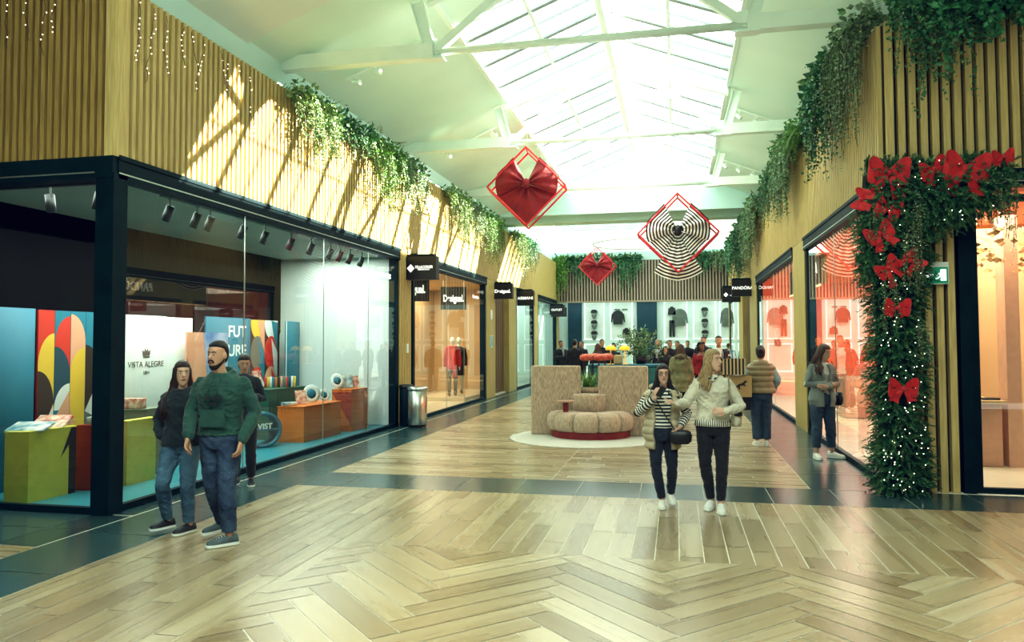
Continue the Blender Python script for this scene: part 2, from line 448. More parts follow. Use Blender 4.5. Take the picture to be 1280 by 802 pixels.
struct(b.build('trim_2', M['beam']))
b = MB()
for i in range(5):
    x = s0+(s1-s0)*(i+.5)/5
    b.box(x-.03, x+.03, 25.62, 25.7, 7.0, rz_-abs(x-CX)*.38)
struct(b.build('window_2', M['beam']))
M['frost'] = mat('gable_glowing_glass', (.95,1,.98), .7, emit=1.4, noise_amt=.02)  # glass emits in place of daylight through the gable
b = MB().poly([(s0,25.75,sz-.05),(s1,25.75,sz-.05),(CX,25.75,rz_)]); struct(b.build('window_3', M['frost']))

def truss(Y, label, idx):
    t = thing('roof_truss', label, 'roof truss', (CX, Y, ez), 0, 'white steel trusses under the skylight')
    hw = e1-CX
    MB().box(-hw, -2.25, -.09, .09, -.1, .12).build('bottom_beam', M['beam'], t); MB().box(2.25, hw, -.09, .09, -.1, .12).build('bottom_beam', M['beam'], t)
    b = MB().tube([(-2.3,0,.0),(2.3,0,.0)], .055, 10); b.build('tie_bar', M['beam'], t, True)
    for s in (-1, 1):
        b = MB()
        Mx = Matrix.Translation((s*2.25,0,.0)) @ Matrix.Rotation(-s*math.atan2(2.2, 1.72), 4, 'Y')
        b.box(-.06,.06,-.05,.05,0,2.75, Mx); b.build('diagonal', M['beam'], t)
        b = MB()
        Mx = Matrix.Translation((s*2.3,0,0)) @ Matrix.Rotation(s*.28, 4, 'Y')
        b.box(-.09,.09,-.012,.012,0,.82, Mx).box(-.09,-.07,-.06,.06,0,.82, Mx).box(.07,.09,-.06,.06,0,.82, Mx); b.build('post', M['beam'], t)
        b = MB().box(s*2.25-.16, s*2.25+.16, -.10, .10, -.12, -.1).box(s*2.25-.12, s*2.25+.12,-.02,.02,-.1,.2); b.build('gusset_plate', M['beam'], t)
    b = MB(); quadbox(b, -2.35, .92-.2, 0, 1.72-.2, -.06, .06, .16); quadbox(b, 0, 1.72-.2, 2.35, .92-.2, -.06, .06, .16)
    b.build('top_chord', M['beam'], t)
truss(10.75, 'white roof truss nearest the camera, its beam running above the left hanging plants', 1)
truss(16.1, 'second white roof truss, just above and before the large red bow', 2)
truss(21.4, 'farthest white roof truss, just before the glazed gable end of the skylight', 3)

# spotlight rails on the ceiling slopes
def rail(loc, rz, tilt, label):
    t = thing('spotlight_rail', label, 'spotlight', loc, rz, 'white spotlight rails on the sloping ceiling')
    t.rotation_euler = (0, tilt, rz)
    MB().box(-.75,.75,-.02,.02,0,.03).build('rail', M['beam'], t)
    for i in range(4):
        x = -.6+i*.4
        MB().tube([(x,0,0),(x,0,-.08)], .012, 6).tube([(x-.05,.02,-.09),(x+.07,-.03,-.16)], .045, 10).build('spotlight', M['beam'], t)
for (x, y, lab) in ((-4.75, 11.9, 'white four-lamp rail on the left ceiling slope beyond the nearest truss'), (-4.75, 17.2, 'white four-lamp rail on the left ceiling slope beyond the second truss')):
    rail((x, y, ez+(x-e0)*.4-.1), 0, -.38, lab)
for (x, y, lab) in ((2.0, 17.3, 'white four-lamp rail on the right ceiling slope beyond the second truss'), (2.0, 22.2, 'white four-lamp rail on the right ceiling slope near the far gable')):
    rail((x, y, ez+(e1-x)*.4-.1), 0, .38, lab)
# light ring
t = thing('ring_chandelier', 'large thin white ring light with hanging rods under the bright far ceiling', 'chandelier', (-1.6, 33, 5.95))
b = MB().tube([(1.9*math.cos(a*2*PI/48), 1.9*math.sin(a*2*PI/48), 0) for a in range(49)], .03, 6); b.build('ring', M['chrome'], t, True)
b = MB()
for a in range(24):
    c_, s_ = 1.9*math.cos(a*2*PI/24), 1.9*math.sin(a*2*PI/24)
    MB().tube([(c_,s_,-.02),(c_,s_,-.22)], .012, 5).build('hanging_rod', M['chrome'], t)
b = MB()
for a in range(4): MB().tube([(1.9*math.cos(a*PI/2+.5), 1.9*math.sin(a*PI/2+.5),0),(0.6*math.cos(a*PI/2+.5),.6*math.sin(a*PI/2+.5),.29)], .008, 5).build('suspension_cable', M['chrome'], t)

# ---------------------------------------------------------------- shopfronts
nwin = [3]
def shopfront(X, side, y0, y1, joints, posts=True, gm='glass', z1=3.55):
    """black frame with header and glass in plane X; side = +1 faces +X"""
    nwin[0] += 1
    b = MB()
    b.box(X-side*.12, X+side*.06, y0, y1, z1, HZ); b.box(X-side*.10, X+side*.075, y0, y1, HZ-.03, HZ+.02)
    b.box(X-side*.05, X+side*.03, y0, y1, 0, .07)
    b.box(X-side*.14, X+side*.02, y0, y0+.14, 0, z1).box(X-side*.14, X+side*.02, y1-.16, y1, 0, z1)
    w = struct(b.build(f'window_{nwin[0]}', M['frame']))
    MB().box(X+side*.061, X+side*.066, y0, y1, z1+.05, z1+.065).build('edge_strip', M['chrome'], w)
    ys = [y0+.14]+joints+[y1-.16]
    for a, c in zip(ys[:-1], ys[1:]):
        MB().poly([(X, a+.006, .07),(X, c-.006, .07),(X, c-.006, z1),(X, a+.006, z1)]).build('pane', M[gm], w)
    for j in joints:
        MB().box(X-.006, X+.006, j-.006, j+.006, .07, z1).build('glass_joint', M['chrome'], w)
    return w
shopfront(XL, 1, YL+.02, 15.43, [9.5, 11.92, 13.83])
# left shop front face toward the camera
nwin[0] += 1
b = MB().box(-11.5, XL+.05, YL-.06, YL+.12, 3.55, HZ).box(-11.5, XL+.05, YL-.02, YL+.05, 0, .07).box(XL-.16, XL+.06, YL-.05, YL+.16, 0, 3.6)
w = struct(b.build(f'window_{nwin[0]}', M['frame']))
MB().box(-11.5, XL-.17, YL-.066, YL-.061, 3.6, 3.615).build('edge_strip', M['chrome'], w)
MB().poly([(-11.4, YL, .07),(XL-.16, YL, .07),(XL-.16, YL, 3.55),(-11.4, YL, 3.55)]).build('pane', M['glass2'], w)
def wood(name, x0, x1, y0, y1, z0=0, z1=HZ, m='wood'): return struct(MB().box(x0,x1,y0,y1,z0,z1).build(name, M[m]))
# left pilasters
b = MB(); y = 15.45
while y < 16.1: b.box(XL-.02, XL+.04, y, y+.055, 0, HZ); y += .107
b.box(XL-.08, XL-.02, 15.43, 16.34, 0, HZ, mi=1); struct(b.build('wall_left_pilaster', [M['slat'], M['wood']]))
shopfront(XL, 1, 16.34, 23.1, [18.97, 20.65], gm='glass2')
wood('wall_left_pillar', XL-.1, XL+.03, 23.1, 24.3)
b = MB(); y = 24.35
while y < 26.35: b.box(XL-.25, XL-.17, y, y+.12, 0, HZ); y += .2
b.box(XL-.32, XL-.25, 24.3, 26.4, 0, HZ, mi=1); struct(b.build('door_1', [M['slatbrown'], M['slatdark']]))
wood('wall_left_pillar_mid', XL-.3, XL+.03, 26.4, 27.7)
shopfront(XL, 1, 27.7, 31.3, [], gm='glass2')
wood('wall_left_pillar_far', XL-.1, XL+.03, 31.3, 32.2)
shopfront(XL, 1, 32.2, 37.4, [34.8], gm='glass2')
wood('wall_left_pillar_end', XL-.1, XL+.03, 37.4, 38.1)
# right
shopfront(XR, -1, 10.35, 15.75, [13.1], gm='glass3')
wood('wall_right_pillar', XR-.04, XR+.12, 15.75, 17.25)
shopfront(XR, -1, 17.25, 24.95, [21.0], gm='glass3')
wood('wall_right_pillar_mid', XR-.04, XR+.12, 24.95, 27.2)
b = MB(); y = 27.3
while y < 29.9: b.box(XR+.1, XR+.18, y, y+.14, 0, HZ); y += .28
b.box(XR+.18, XR+.25, 27.2, 30.1, 0, HZ, mi=1); struct(b.build('door_2', [M['slatbrown'], M['slatdark']]))
wood('wall_right_pillar_far', XR-.04, XR+.3, 30.1, 32.0)
shopfront(XR, -1, 32.0, 37.6, [], gm='glass2')
wood('wall_right_pillar_end', XR-.04, XR+.3, 37.6, 38.1)
# right front face: slatted pier then door frame
slats_x('wall_right_pier', YR-.05, XR+.02, 3.27, 0, HZ, .124, .078, .09, M['slat'], M['slatdark'])
nwin[0] += 1
b = MB().box(3.27, 3.40, YR-.06, YR+.2, 0, HZ).box(3.40, 3.49, YR-.0, YR+.2, 0, HZ).box(3.27, 8, YR-.06, YR+.14, 3.60, HZ+.02).box(3.49, 8, YR, YR+.06, 3.42, 3.5).box(3.49, 8, YR, YR+.08, 0, .06)
w = struct(b.build(f'window_{nwin[0]}', M['frame']))
MB().poly([(3.49, YR+.03, .06),(8, YR+.03, .06),(8, YR+.03, 3.42),(3.49, YR+.03, 3.42)]).build('pane', M['glass2'], w)
MB().box(3.49, 8, YR-.066, YR-.061, 3.64, 3.655).build('edge_strip', M['chrome'], w)
# end wall lintel soffit
struct(MB().box(-6.1, 3.1, 37.86, 38.3, HZ-.07, HZ).build('trim_3', M['slatpale']))

# ---------------------------------------------------------------- shop interiors
M['shopceil'] = mat('shop_ceiling', (.42,.50,.44), .7, noise_amt=.1, nscale=1)
struct(MB().box(-8.5, XL-.13, YL+.13, 15.45, 3.62, 3.7).build('ceiling_left_shop', M['shopceil']))
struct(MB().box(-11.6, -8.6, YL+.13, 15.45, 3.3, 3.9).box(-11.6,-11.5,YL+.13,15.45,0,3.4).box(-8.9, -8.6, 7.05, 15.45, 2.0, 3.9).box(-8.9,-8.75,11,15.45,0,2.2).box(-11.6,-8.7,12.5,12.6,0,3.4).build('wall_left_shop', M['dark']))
struct(MB().box(-11.6, XL-.05, YL+.06, 15.45, 0, .012).build('floor_left_shop', M['tealfloor']))
struct(MB().box(-8.62, XL-.14, 15.42, 15.46, 0, 3.62).box(-8.6,-6.0,15.415,15.42,.02,.05).build('wall_left_shop_end', M['shopwhite']))
# warm shop
struct(MB().box(-10, XL-.13, 16.4, 26.2, 3.6, 3.7).box(-10,-9.9,16.4,26.2,0,3.6).box(-10,XL-.3,26.1,26.2,0,3.6).box(-10,XL-.15,16.36,16.4,0,3.6).box(-8.6,-8.5,19,26.1,0,3.6).build('wall_warm_shop', M['cream']))
struct(MB().box(-10, XL-.05, 16.4, 26.2, 0, .03).build('floor_warm_shop', M['creamfloor']))
M['coolwall'] = mat('pale_mint_wall', (.60,.79,.75), .6, noise_amt=.08, nscale=1, emit=.03)  # slight emission lifts the wall, no lamp behind it
struct(MB().box(-10, XL-.13, 27.8, 37.5, 3.6, 3.7).box(-9,-8.9,27.8,37.5,0,3.6).box(-9,XL-.15,31.7,31.8,0,3.6).box(-9,XL-.15,27.6,27.7,0,3.6).box(-9,XL-.15,37.6,37.7,0,3.6).build('wall_pale_shop', M['coolwall']))
struct(MB().box(-9, XL-.05, 27.8, 37.5, 0, .02).build('floor_pale_shop', M['creamfloor']))
# right shop
M['coral'] = mat('coral_shop_wall', (.85,.22,.10), .6, noise_amt=.15, nscale=1.5, emit=.35)  # coral walls and slats emit, glow added to brighten the shop
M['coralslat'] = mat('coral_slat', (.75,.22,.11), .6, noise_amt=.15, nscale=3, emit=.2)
M['shelfpink'] = mat('pink_counter', (.70,.42,.30), .5, noise_amt=.1)
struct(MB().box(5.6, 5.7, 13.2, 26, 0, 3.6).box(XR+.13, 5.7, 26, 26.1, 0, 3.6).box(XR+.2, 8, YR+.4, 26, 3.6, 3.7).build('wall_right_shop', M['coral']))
struct(MB().box(XR+.05, 8, YR+.06, 26, 0, .012).build('floor_right_shop', M['creamfloor']))
struct(MB().box(XR+.13, 5.7, 32, 32.1, 0, 3.6).box(5.6,5.7,32,38,0,3.6).build('wall_right_far_shop', M['coolwall']))
b = MB()
y = 13.3
while y < 25.9: b.box(5.5, 5.58, y, y+.06, 2.3, 3.6); y += .13
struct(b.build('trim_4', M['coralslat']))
struct(MB().box(4.35, 4.6, 13.2, 13.3, 0, 3.6).box(7.9, 8, YR+.1, 13.3, 0, 3.6).box(3.2, 8, 13.3, 13.4, 0, 3.6).build('wall_right_front_shop', M['cream']))

# building around the crossing, behind and beside the camera
M['backdark'] = mat('dark_brown_cladding', (.10,.075,.045), .8, noise_amt=.3, nscale=3, stretch=(8,8,.6))
struct(MB().box(-14.2, 9.8, -4.2, -4, 0, 6.4).box(-14.2,-14,-4,8,0,8.4).box(-12,-11.5,7,16,0,8.4).box(9.6,9.8,-4,12,0,6.4).build('wall_back', M['backdark']))
struct(MB().box(-14.2, e0-.2, -4.2, 7.3, 6.12, 6.3).box(e0-.4,9.8,-4.2,-2.9,6.1,8.2).box(e1+.2, 9.8, -4.2, 38, 6.12, 6.35).build('ceiling_crossing', M['white']))
struct(MB().box(-9.2,-9,37,44,0,6.5).box(-9,3.6,40.4,40.6,0,6.5).box(3.3,3.5,38,41,0,6.5).box(-9,3.6,38,41,4.3,4.4).build('wall_far_store', M['shopwhite']))
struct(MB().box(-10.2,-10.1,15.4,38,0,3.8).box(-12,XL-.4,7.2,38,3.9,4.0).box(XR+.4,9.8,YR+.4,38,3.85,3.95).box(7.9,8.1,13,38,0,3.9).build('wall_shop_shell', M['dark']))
# ================================================================ signs
def blade_sign(x0, x1, Y, z0, z1, body, label, size, logo=False, sub=None, side=-1, xs=1.0, bold=.001):
    cx = (x0+x1)/2
    t = thing('hanging_sign', label, 'sign', (cx, Y, z0), 0)
    w_, h_ = abs(x1-x0)/2, z1-z0
    o = MB().box(-w_, w_, -.03, .20, 0, h_-.03).build('sign_box', M['black'], t)
    MB().box(-w_+.02, w_-.06, 0, .17, h_-.03, h_+.02).build('mounting_bracket', M['frame'], t)
    tx = .08 if logo else 0
    if logo:
        MB().prism([(-w_*.62, -.09),(-w_*.62+.085, 0),(-w_*.62, .09),(-w_*.62-.085, 0)], 0, .008, Matrix.Translation((0,-.032,h_*.46)) @ Matrix.Rotation(PI/2, 4, 'X')).build('logo', M['led'], t)
    text(body, size, M['led'], t, (tx, -.036, h_*(.50 if sub else .46)), (PI/2,0,0), 'lettering', .004, bold=bold, xs=xs)
    if sub: text(sub, size*.55, M['led'], t, (tx, -.036, h_*.50-size*.62), (PI/2,0,0), 'lettering', .004, bold=.0, xs=xs)
blade_sign(XL, -5.13, 15.9, 3.16, 3.70, 'TELL&CORNER', 'black projecting sign with white diamond logo and two lines of lettering, beside the steel bin', .085, True, 'FASHION OUTLET', xs=.72)
blade_sign(XL, -5.22, 24.2, 3.18, 3.71, 'Desigual.', 'black projecting sign reading Desigual beside the dark slatted recess', .15, bold=.004)
blade_sign(XL, -5.22, 28.0, 3.13, 3.72, 'ARMANI', 'black projecting sign reading ARMANI on the left wall', .16)
blade_sign(-5.6, -4.95, 34.0, 2.98, 3.45, 'OUTLET', 'small black hanging sign in front of the far teal panel', .13)
blade_sign(XL-.15, -5.25, 36.8, 2.98, 3.45, 'ORIGINALS', 'farthest black projecting sign on the left wall', .11)
blade_sign(1.84, XR, 26.5, 3.27, 3.86, 'PANDÓRA', 'black projecting sign reading PANDORA on the right wall', .14, bold=.002)
blade_sign(1.78, XR, 31.0, 3.30, 3.92, 'TELL', 'black projecting sign with white diamond logo behind the PANDORA sign', .09, True, 'CORNER FASHION', xs=.8)

def glass_text(body, size, loc, rot, label, m='led', xs=1, shear=0):
    o = text(body, size, M[m], None, loc, rot, 'window_lettering', .002, xs=xs, bold=.004, shear=shear); tag(o, label, 'lettering')
M['ledsoft'] = mat('lit_letters', (1,.96,.86), .5, emit=2.2, noise_amt=.02)
# fascia letters inside the right shop face the corridor (read mirrored in the left shop glass)
t = thing('shop_fascia_sign', 'white PANDORA letters on the dark fascia behind the far right shop glass', 'sign', (XR+.5, 18.3, 3.0))
MB().box(0, .1, -1.3, 3.4, 0, .6).build('fascia_panel', M['slatbrown'], t)
text('PANDÓRA', .34, M['ledsoft'], t, (-.02, 0, .36), (PI/2,0,-PI/2), 'lettering', .01, bold=.006)
MB().box(-.02, .0, -1.2, 3.3, -.05, -.01).build('warm_light_strip', mat('warm_strip', (1,.62,.3), .5, emit=3, noise_amt=.02), t)
M['faint'] = mat('faint_letters', (.42,.10,.06), .6, noise_amt=.05)
glass_text('PANDÓRA', .26, (XR-.01, 20.3, 1.72), (PI/2,0,-PI/2), 'faint PANDORA lettering on the right shop glass, at head height', 'faint')
glass_text('ACCESSORIES', .13, (XL+.01, 14.6, 3.15), (PI/2,0,PI/2), 'small white lettering high on the left glass before the steel bin')
glass_text('Accessories', .14, (XL+.01, 21.9, 3.12), (PI/2,0,PI/2), 'small white lettering high on the glass beside the two mannequins')
# interior Desigual signs
def int_sign(loc, rz, body, label, w_, h_, size, off=0):
    t = thing('suspended_shop_sign', label, 'sign', loc, rz)
    MB().box(-w_/2, w_/2, 0, .06, 0, h_).build('sign_board', M['slatdark'], t)
    MB().tube([(-w_*.4,.03,h_),(-w_*.4,.03,h_+.35)], .006, 5).build('suspension_cable', M['chrome'], t)
    MB().tube([(w_*.4,.03,h_),(w_*.4,.03,h_+.35)], .006, 5).build('suspension_cable', M['chrome'], t)
    text(body, size, M['led'], t, (off, -.01, h_*.48), (PI/2,0,0), 'lettering', .004, bold=.01, xs=.62)
int_sign((-6.32, 21.2, 2.72), math.radians(18), 'Desigual.', 'dark suspended sign reading Desigual above the two mannequins', .74, .66, .27)
int_sign((-6.28, 17.6, 2.78), math.radians(18), 'Desigual.', 'dark suspended sign reading Desigual at the near edge of the warm shop glass', .8, .6, .27, -.0)

# exit sign
t = thing('exit_sign', 'green emergency exit sign with arrow and running figure beside the garland', 'exit sign', (2.99, YR-.13, 2.46))
MB().box(-.15, .15, 0, .05, -.01, .25).build('sign_casing', M['shopwhite'], t)
M['exitg'] = mat('exit_green', (.01,.30,.17), .4, emit=.12, noise_amt=.02)
MB().box(-.14, .14, -.006, 0, .0, .19).build('green_panel', M['exitg'], t)
T = Matrix.Translation((0,-.008,0)) @ Matrix.Rotation(PI/2, 4, 'X')
MB().prism([(-.12,.095),(-.075,.14),(-.06,.125),(-.078,.107),(-.02,.107),(-.02,.083),(-.078,.083),(-.06,.065),(-.075,.05)], 0, .003, T).build('arrow', M['led'], t)
b = MB().box(.06,.12,-.010,-.007,.03,.165)
b.build('door_symbol', M['led'], t)
b = MB().ellip((.065,-.012,.145), (.013,.003,.013))
for p in ([(.06,.125),(.05,.085)],[(.05,.09),(.075,.06),(.06,.035)],[(.05,.085),(.03,.06),(.005,.055)],[(.058,.115),(.085,.10)],[(.058,.118),(.03,.11),(.02,.09)]):
    b.tube([(x,-.012,z) for x,z in p], .008, 6)
b.build('running_figure', M['led'], t)
def plate(loc, label, w_, h_, m, rz=0):
    t = thing('wall_plate', label, 'notice', loc, rz)
    MB().box(-w_/2, w_/2, -.02, 0, 0, h_).build('plate', M['shopwhite'], t)
    MB().box(-w_/2+.02, w_/2-.02, -.024, -.02, .02, h_-.02).build('printed_face', m, t)
M['pb'] = mat('notice_blue', (.25,.60,.70), .5, noise_amt=.5, nscale=40)
plate((2.90, YR-.05, 1.52), 'white keypad plate on the slatted pier beside the garland', .08, .2, M['pb'])
plate((XL+.04, 15.9, 1.55), 'small white plate on the slatted pilaster above the steel bin', .12, .2, M['shopwhite'], PI/2)
plate((XL+.035, 23.7, 1.6), 'pale blue notice on the wood pillar past the warm shop', .3, .38, M['pb'], PI/2)
plate((XL+.035, 23.7, 2.5), 'small white plate high on the wood pillar above the blue notice', .22, .3, M['shopwhite'], PI/2)

# ================================================================ steel bin
t = thing('litter_bin', 'round brushed steel litter bin against the slatted pilaster', 'bin', (-5.36, 15.3, 0))
b = MB().lathe([(.19,.02),(.19,.06)]); b.build('base_ring', M['black'], t, True)
b = MB().lathe([(.20,.06),(.205,.07),(.205,.76),(.2,.765)], n=40); b.build('body', M['chrome'], t, True)
b = MB().lathe([(.2,.765),(.215,.77),(.22,.80),(.21,.84),(.15,.845),(.145,.80)], n=40); b.build('lid', mat('bin_lid',(.5,.55,.55),.25,metal=.9,noise_amt=.1), t, True)
text('PAPELERA', .05, M['shopwhite'], t, (.10, -.182, .55), (PI/2,PI/2,.5), 'lettering', .002)
t = thing('ash_stand', 'dark grey second bin half hidden behind the steel bin', 'bin', (-5.68, 15.5, 0))
MB().lathe([(.13,0),(.14,.02),(.14,.84),(.12,.86)], n=24).build('body', M['frame'], t, True); MB().lathe([(.145,.8),(.15,.82),(.15,.87),(.1,.88)]).build('lid', M['black'], t, True)

# ================================================================ circular sofa
M['tweed'] = mat('woven_beige_tweed', (.60,.47,.35), .9, noise_amt=.42, nscale=14, stretch=(5,5,.9), bump=.4, bscale=60, bstretch=(3,3,1), color2=(.34,.25,.18), sheen=.3)
M['maroon'] = mat('maroon_base', (.22,.015,.015), .45, noise_amt=.15)
M['rug'] = mat('cream_round_rug', (.56,.56,.50), .95, noise_amt=.12, nscale=60, bump=.3, bscale=200)
SC = (-1.63, 14.6)
rg = MB().lathe([(1.42,.001),(1.42,.012),(1.40,.016)], n=64).build('round_rug', M['rug'], None, loc=(-1.66, 14.15, 0)); rg.name='round_rug'
tag(rg, 'large round cream rug under the curved sofa', 'rug')
t = thing('curved_sofa', 'round beige tweed sofa with two tall back panels and red plinth', 'sofa', (SC[0], SC[1], .016))
def panel(x0, x1, y, rz, name):
    b = MB().box(x0, x1, -.07, .07, .0, 1.31); b.xform(Matrix.Translation((0,y,0)) @ Matrix.Rotation(rz, 4, 'Z'))
    return bevel(b.build(name, M['tweed'], t), .03, 3)
panel(-1.12, -.17, -.10, .04, 'back_panel'); panel(.17, 1.10, -.10, -.04, 'back_panel')
def arc_seg(a0, a1, r0, r1, z0, z1, n=10):
    b = MB(); rows = []
    prof = [(r0,z0),(r1-.03,z0),(r1+.01,z0+.05),(r1+.025,(z0+z1)/2),(r1+.01,z1-.08),(r1-.05,z1-.01),(r1-.15,z1+.012),((r0+r1)/2,z1+.02),(r0+.03,z1)]
    for i in range(n+1):
        f = i/n; k = 1-.10*abs(2*f-1)**6
        a = a0+(a1-a0)*f
        rows.append([V((math.cos(a)*(r0+(r-r0)*k), math.sin(a)*(r0+(r-r0)*k), z0+(z-z0)*(1-.06*abs(2*f-1)**6))) for r, z in prof])
    b.grid(rows, closed=True, cap=True); return b
for i in range(5):
    a0 = math.radians(182+i*35.2); a1 = a0+math.radians(34.6)
    b = arc_seg(a0, a1, .25, .80, .13, .46); b.xform(Matrix.Translation((.02,-.16,0))); b.build('seat_cushion', M['tweed'], t, True)
b = MB()
b.grid([[V((math.cos(a)*r+.02, -.16+math.sin(a)*r, z)) for r, z in ((.2,0),(.74,0),(.74,.13),(.2,.13))] for a in [math.radians(180+i*6) for i in range(31)]], closed=True, cap=True)
b.build('plinth', M['maroon'], t)
b = MB().loft([(0,-.1,.1,.33,.28),(0,-.1,.74,.33,.28),(0,-.1,.78,.31,.26)], 32); b.build('round_back_cushion', M['tweed'], t, True)
ct = bpy.data.objects.new('side_table', None); col.objects.link(ct); ct.parent = t; ct.location = (-2.02-SC[0], 14.02-SC[1], .45-.016)
MB().box(-.045,.045,-.045,.045,0,.22).build('post', M['maroon'], ct)
MB().lathe([(.16,.22),(.165,.23),(.165,.245),(.155,.25)], n=32).build('table_top', mat('dusty_pink_top',(.48,.30,.22),.4,noise_amt=.1), ct, True)

# ================================================================ hanging bow frames
def fan(b, a0, a1, r0, r1, puff, pleats, amp, nU=14, nV=36, ecc=None, uvk=1, back=True, z0=0):
    """pleated fabric fan round the knot in the XZ plane; front towards -Y"""
    for sgn in ((1,-1) if back else (1,)):
        rows = []
        for i in range(nU+1):
            u = i/nU; r = []
            for j in range(nV+1):
                v = j/nV; a = a0+(a1-a0)*v
                rr = r0+((ecc(v) if ecc else r1)-r0)*u
                env = math.sin(PI*min(1, v*1.0))**.5
                y = -sgn*(puff*math.sin(PI*min(u,.98)**.8)*env) - amp*(math.sin(v*pleats*2*PI)+.4*math.sin(v*pleats*5+2))*(1-u*.6)*min(1,u*5)
                r.append(V((rr*math.cos(a), y+z0, rr*math.sin(a))))
            rows.append(r)
        n0 = len(b.f); b.grid(rows)
        k = 0
        for i in range(nU):
            for j in range(nV):
                u0, u1 = i/nU*uvk, (i+1)/nU*uvk
                b.uv[n0+k] = [(u0,j/nV),(u0,(j+1)/nV),(u1,(j+1)/nV),(u1,j/nV)]; k += 1
def giant_bow(loc, S, rz, m, label, wire_h, long_tail=False):
    t = thing('bow_lantern', label, 'hanging decoration', loc, rz, None)
    h = S/2; d = S*.16
    b = MB(); c = [(0,-h),(h,0),(0,h),(-h,0)]
    for y in (-d, d):
        for i in range(4):
            p, q = c[i], c[(i+1) % 4]; b.tube([(p[0],y,p[1]),(q[0],y,q[1])], S*.012, 6)
    for p in c: b.tube([(p[0],-d,p[1]),(p[0],d,p[1])], S*.012, 6)
    b.build('square_frame', M['redmetal'], t)
    k = (0, 0, S*.04)
    kb = MB(); D = math.radians
    dm = lambda a: .5*S/(abs(math.cos(a))+abs(math.sin(a)))
    fan(kb, D(116), D(202), .03*S, .4*S, .11*S, 3, .020*S, ecc=lambda v: min(dm(D(116+86*v))*1.02, .40*S), uvk=1.0)
    kb.xform(Matrix.Translation((0,-d*.7,S*.04))); kb.build('bow_loop', m, t, True)
    kb = MB(); fan(kb, D(-22), D(64), .03*S, .4*S, .11*S, 3, .020*S, ecc=lambda v: min(dm(D(-22+86*v))*1.02, .40*S), uvk=1.0)
    kb.xform(Matrix.Translation((0,-d*.7,S*.04))); kb.build('bow_loop', m, t, True)
    kb = MB(); ta, tb = (D(240), D(300)) if long_tail else (D(198), D(342))
    fan(kb, ta, tb, .03*S, .5*S, .03*S, 4, .020*S, ecc=lambda v: (.64*S*(1-.1*abs(v-.5)) if long_tail else dm(ta+(tb-ta)*v)*1.06), uvk=1.6)
    if long_tail:
        for q0, q1 in ((200,244),(296,340)): fan(kb, D(q0), D(q1), .03*S, .4*S, .03*S, 2, .014*S, ecc=lambda v: dm(D(q0+(q1-q0)*v))*.98)
    kb.xform(Matrix.Translation((0,-d*.45,S*.04))); kb.build('bow_tail', m, t, True)
    MB().ellip((0,-d*.9,S*.04), (S*.048,S*.05,S*.062)).build('knot', M['black'] if long_tail else m, t, True)
    MB().tube([(0,0,h),(0,0,h+wire_h)], .006, 5).build('suspension_wire', M['chrome'], t)
giant_bow((-3.50, 18, 5.50), 1.88, .10, M['red'], 'large dark red bow in a red square frame, leftmost and highest hanging bow', .9)
giant_bow((.08, 24, 5.08), 2.42, 0, M['bowstripe'], 'black and white striped bow in a thin red square frame hanging on the right', 2.0, True)
giant_bow((-3.32, 33, 5.02), 1.62, 0, M['red'], 'small far dark red bow in a square frame before the end wall', .5)

# ================================================================ left shop displays
C = dict(r=(.62,.045,.02), y=(.75,.52,.06), t=(.02,.20,.28), d=(.02,.07,.10), k=(.045,.025,.012), w=(.72,.76,.74), p=(.72,.38,.24), g=(.16,.19,.15), o=(.62,.20,.03))
for k, c in C.items(): M['c_'+k] = mat('print_'+k, c, .6, noise_amt=.06, nscale=3)
CM = list(C.keys()); CI = {k: i for i, k in enumerate(CM)}; CMATS = [M['c_'+k] for k in CM]
def flat(b, pts, c, lay):  # pts (y,z) on a panel facing +X
    b.poly([(lay, y, z) for y, z in pts], mi=CI[c])
def arc(cy, cz, ry, rz_, a0, a1, n=16, centre=True):
    p = [(cy+ry*math.cos(math.radians(a0+(a1-a0)*i/n)), cz+rz_*math.sin(math.radians(a0+(a1-a0)*i/n))) for i in range(n+1)]
    return p+([(cy,cz)] if centre else [])
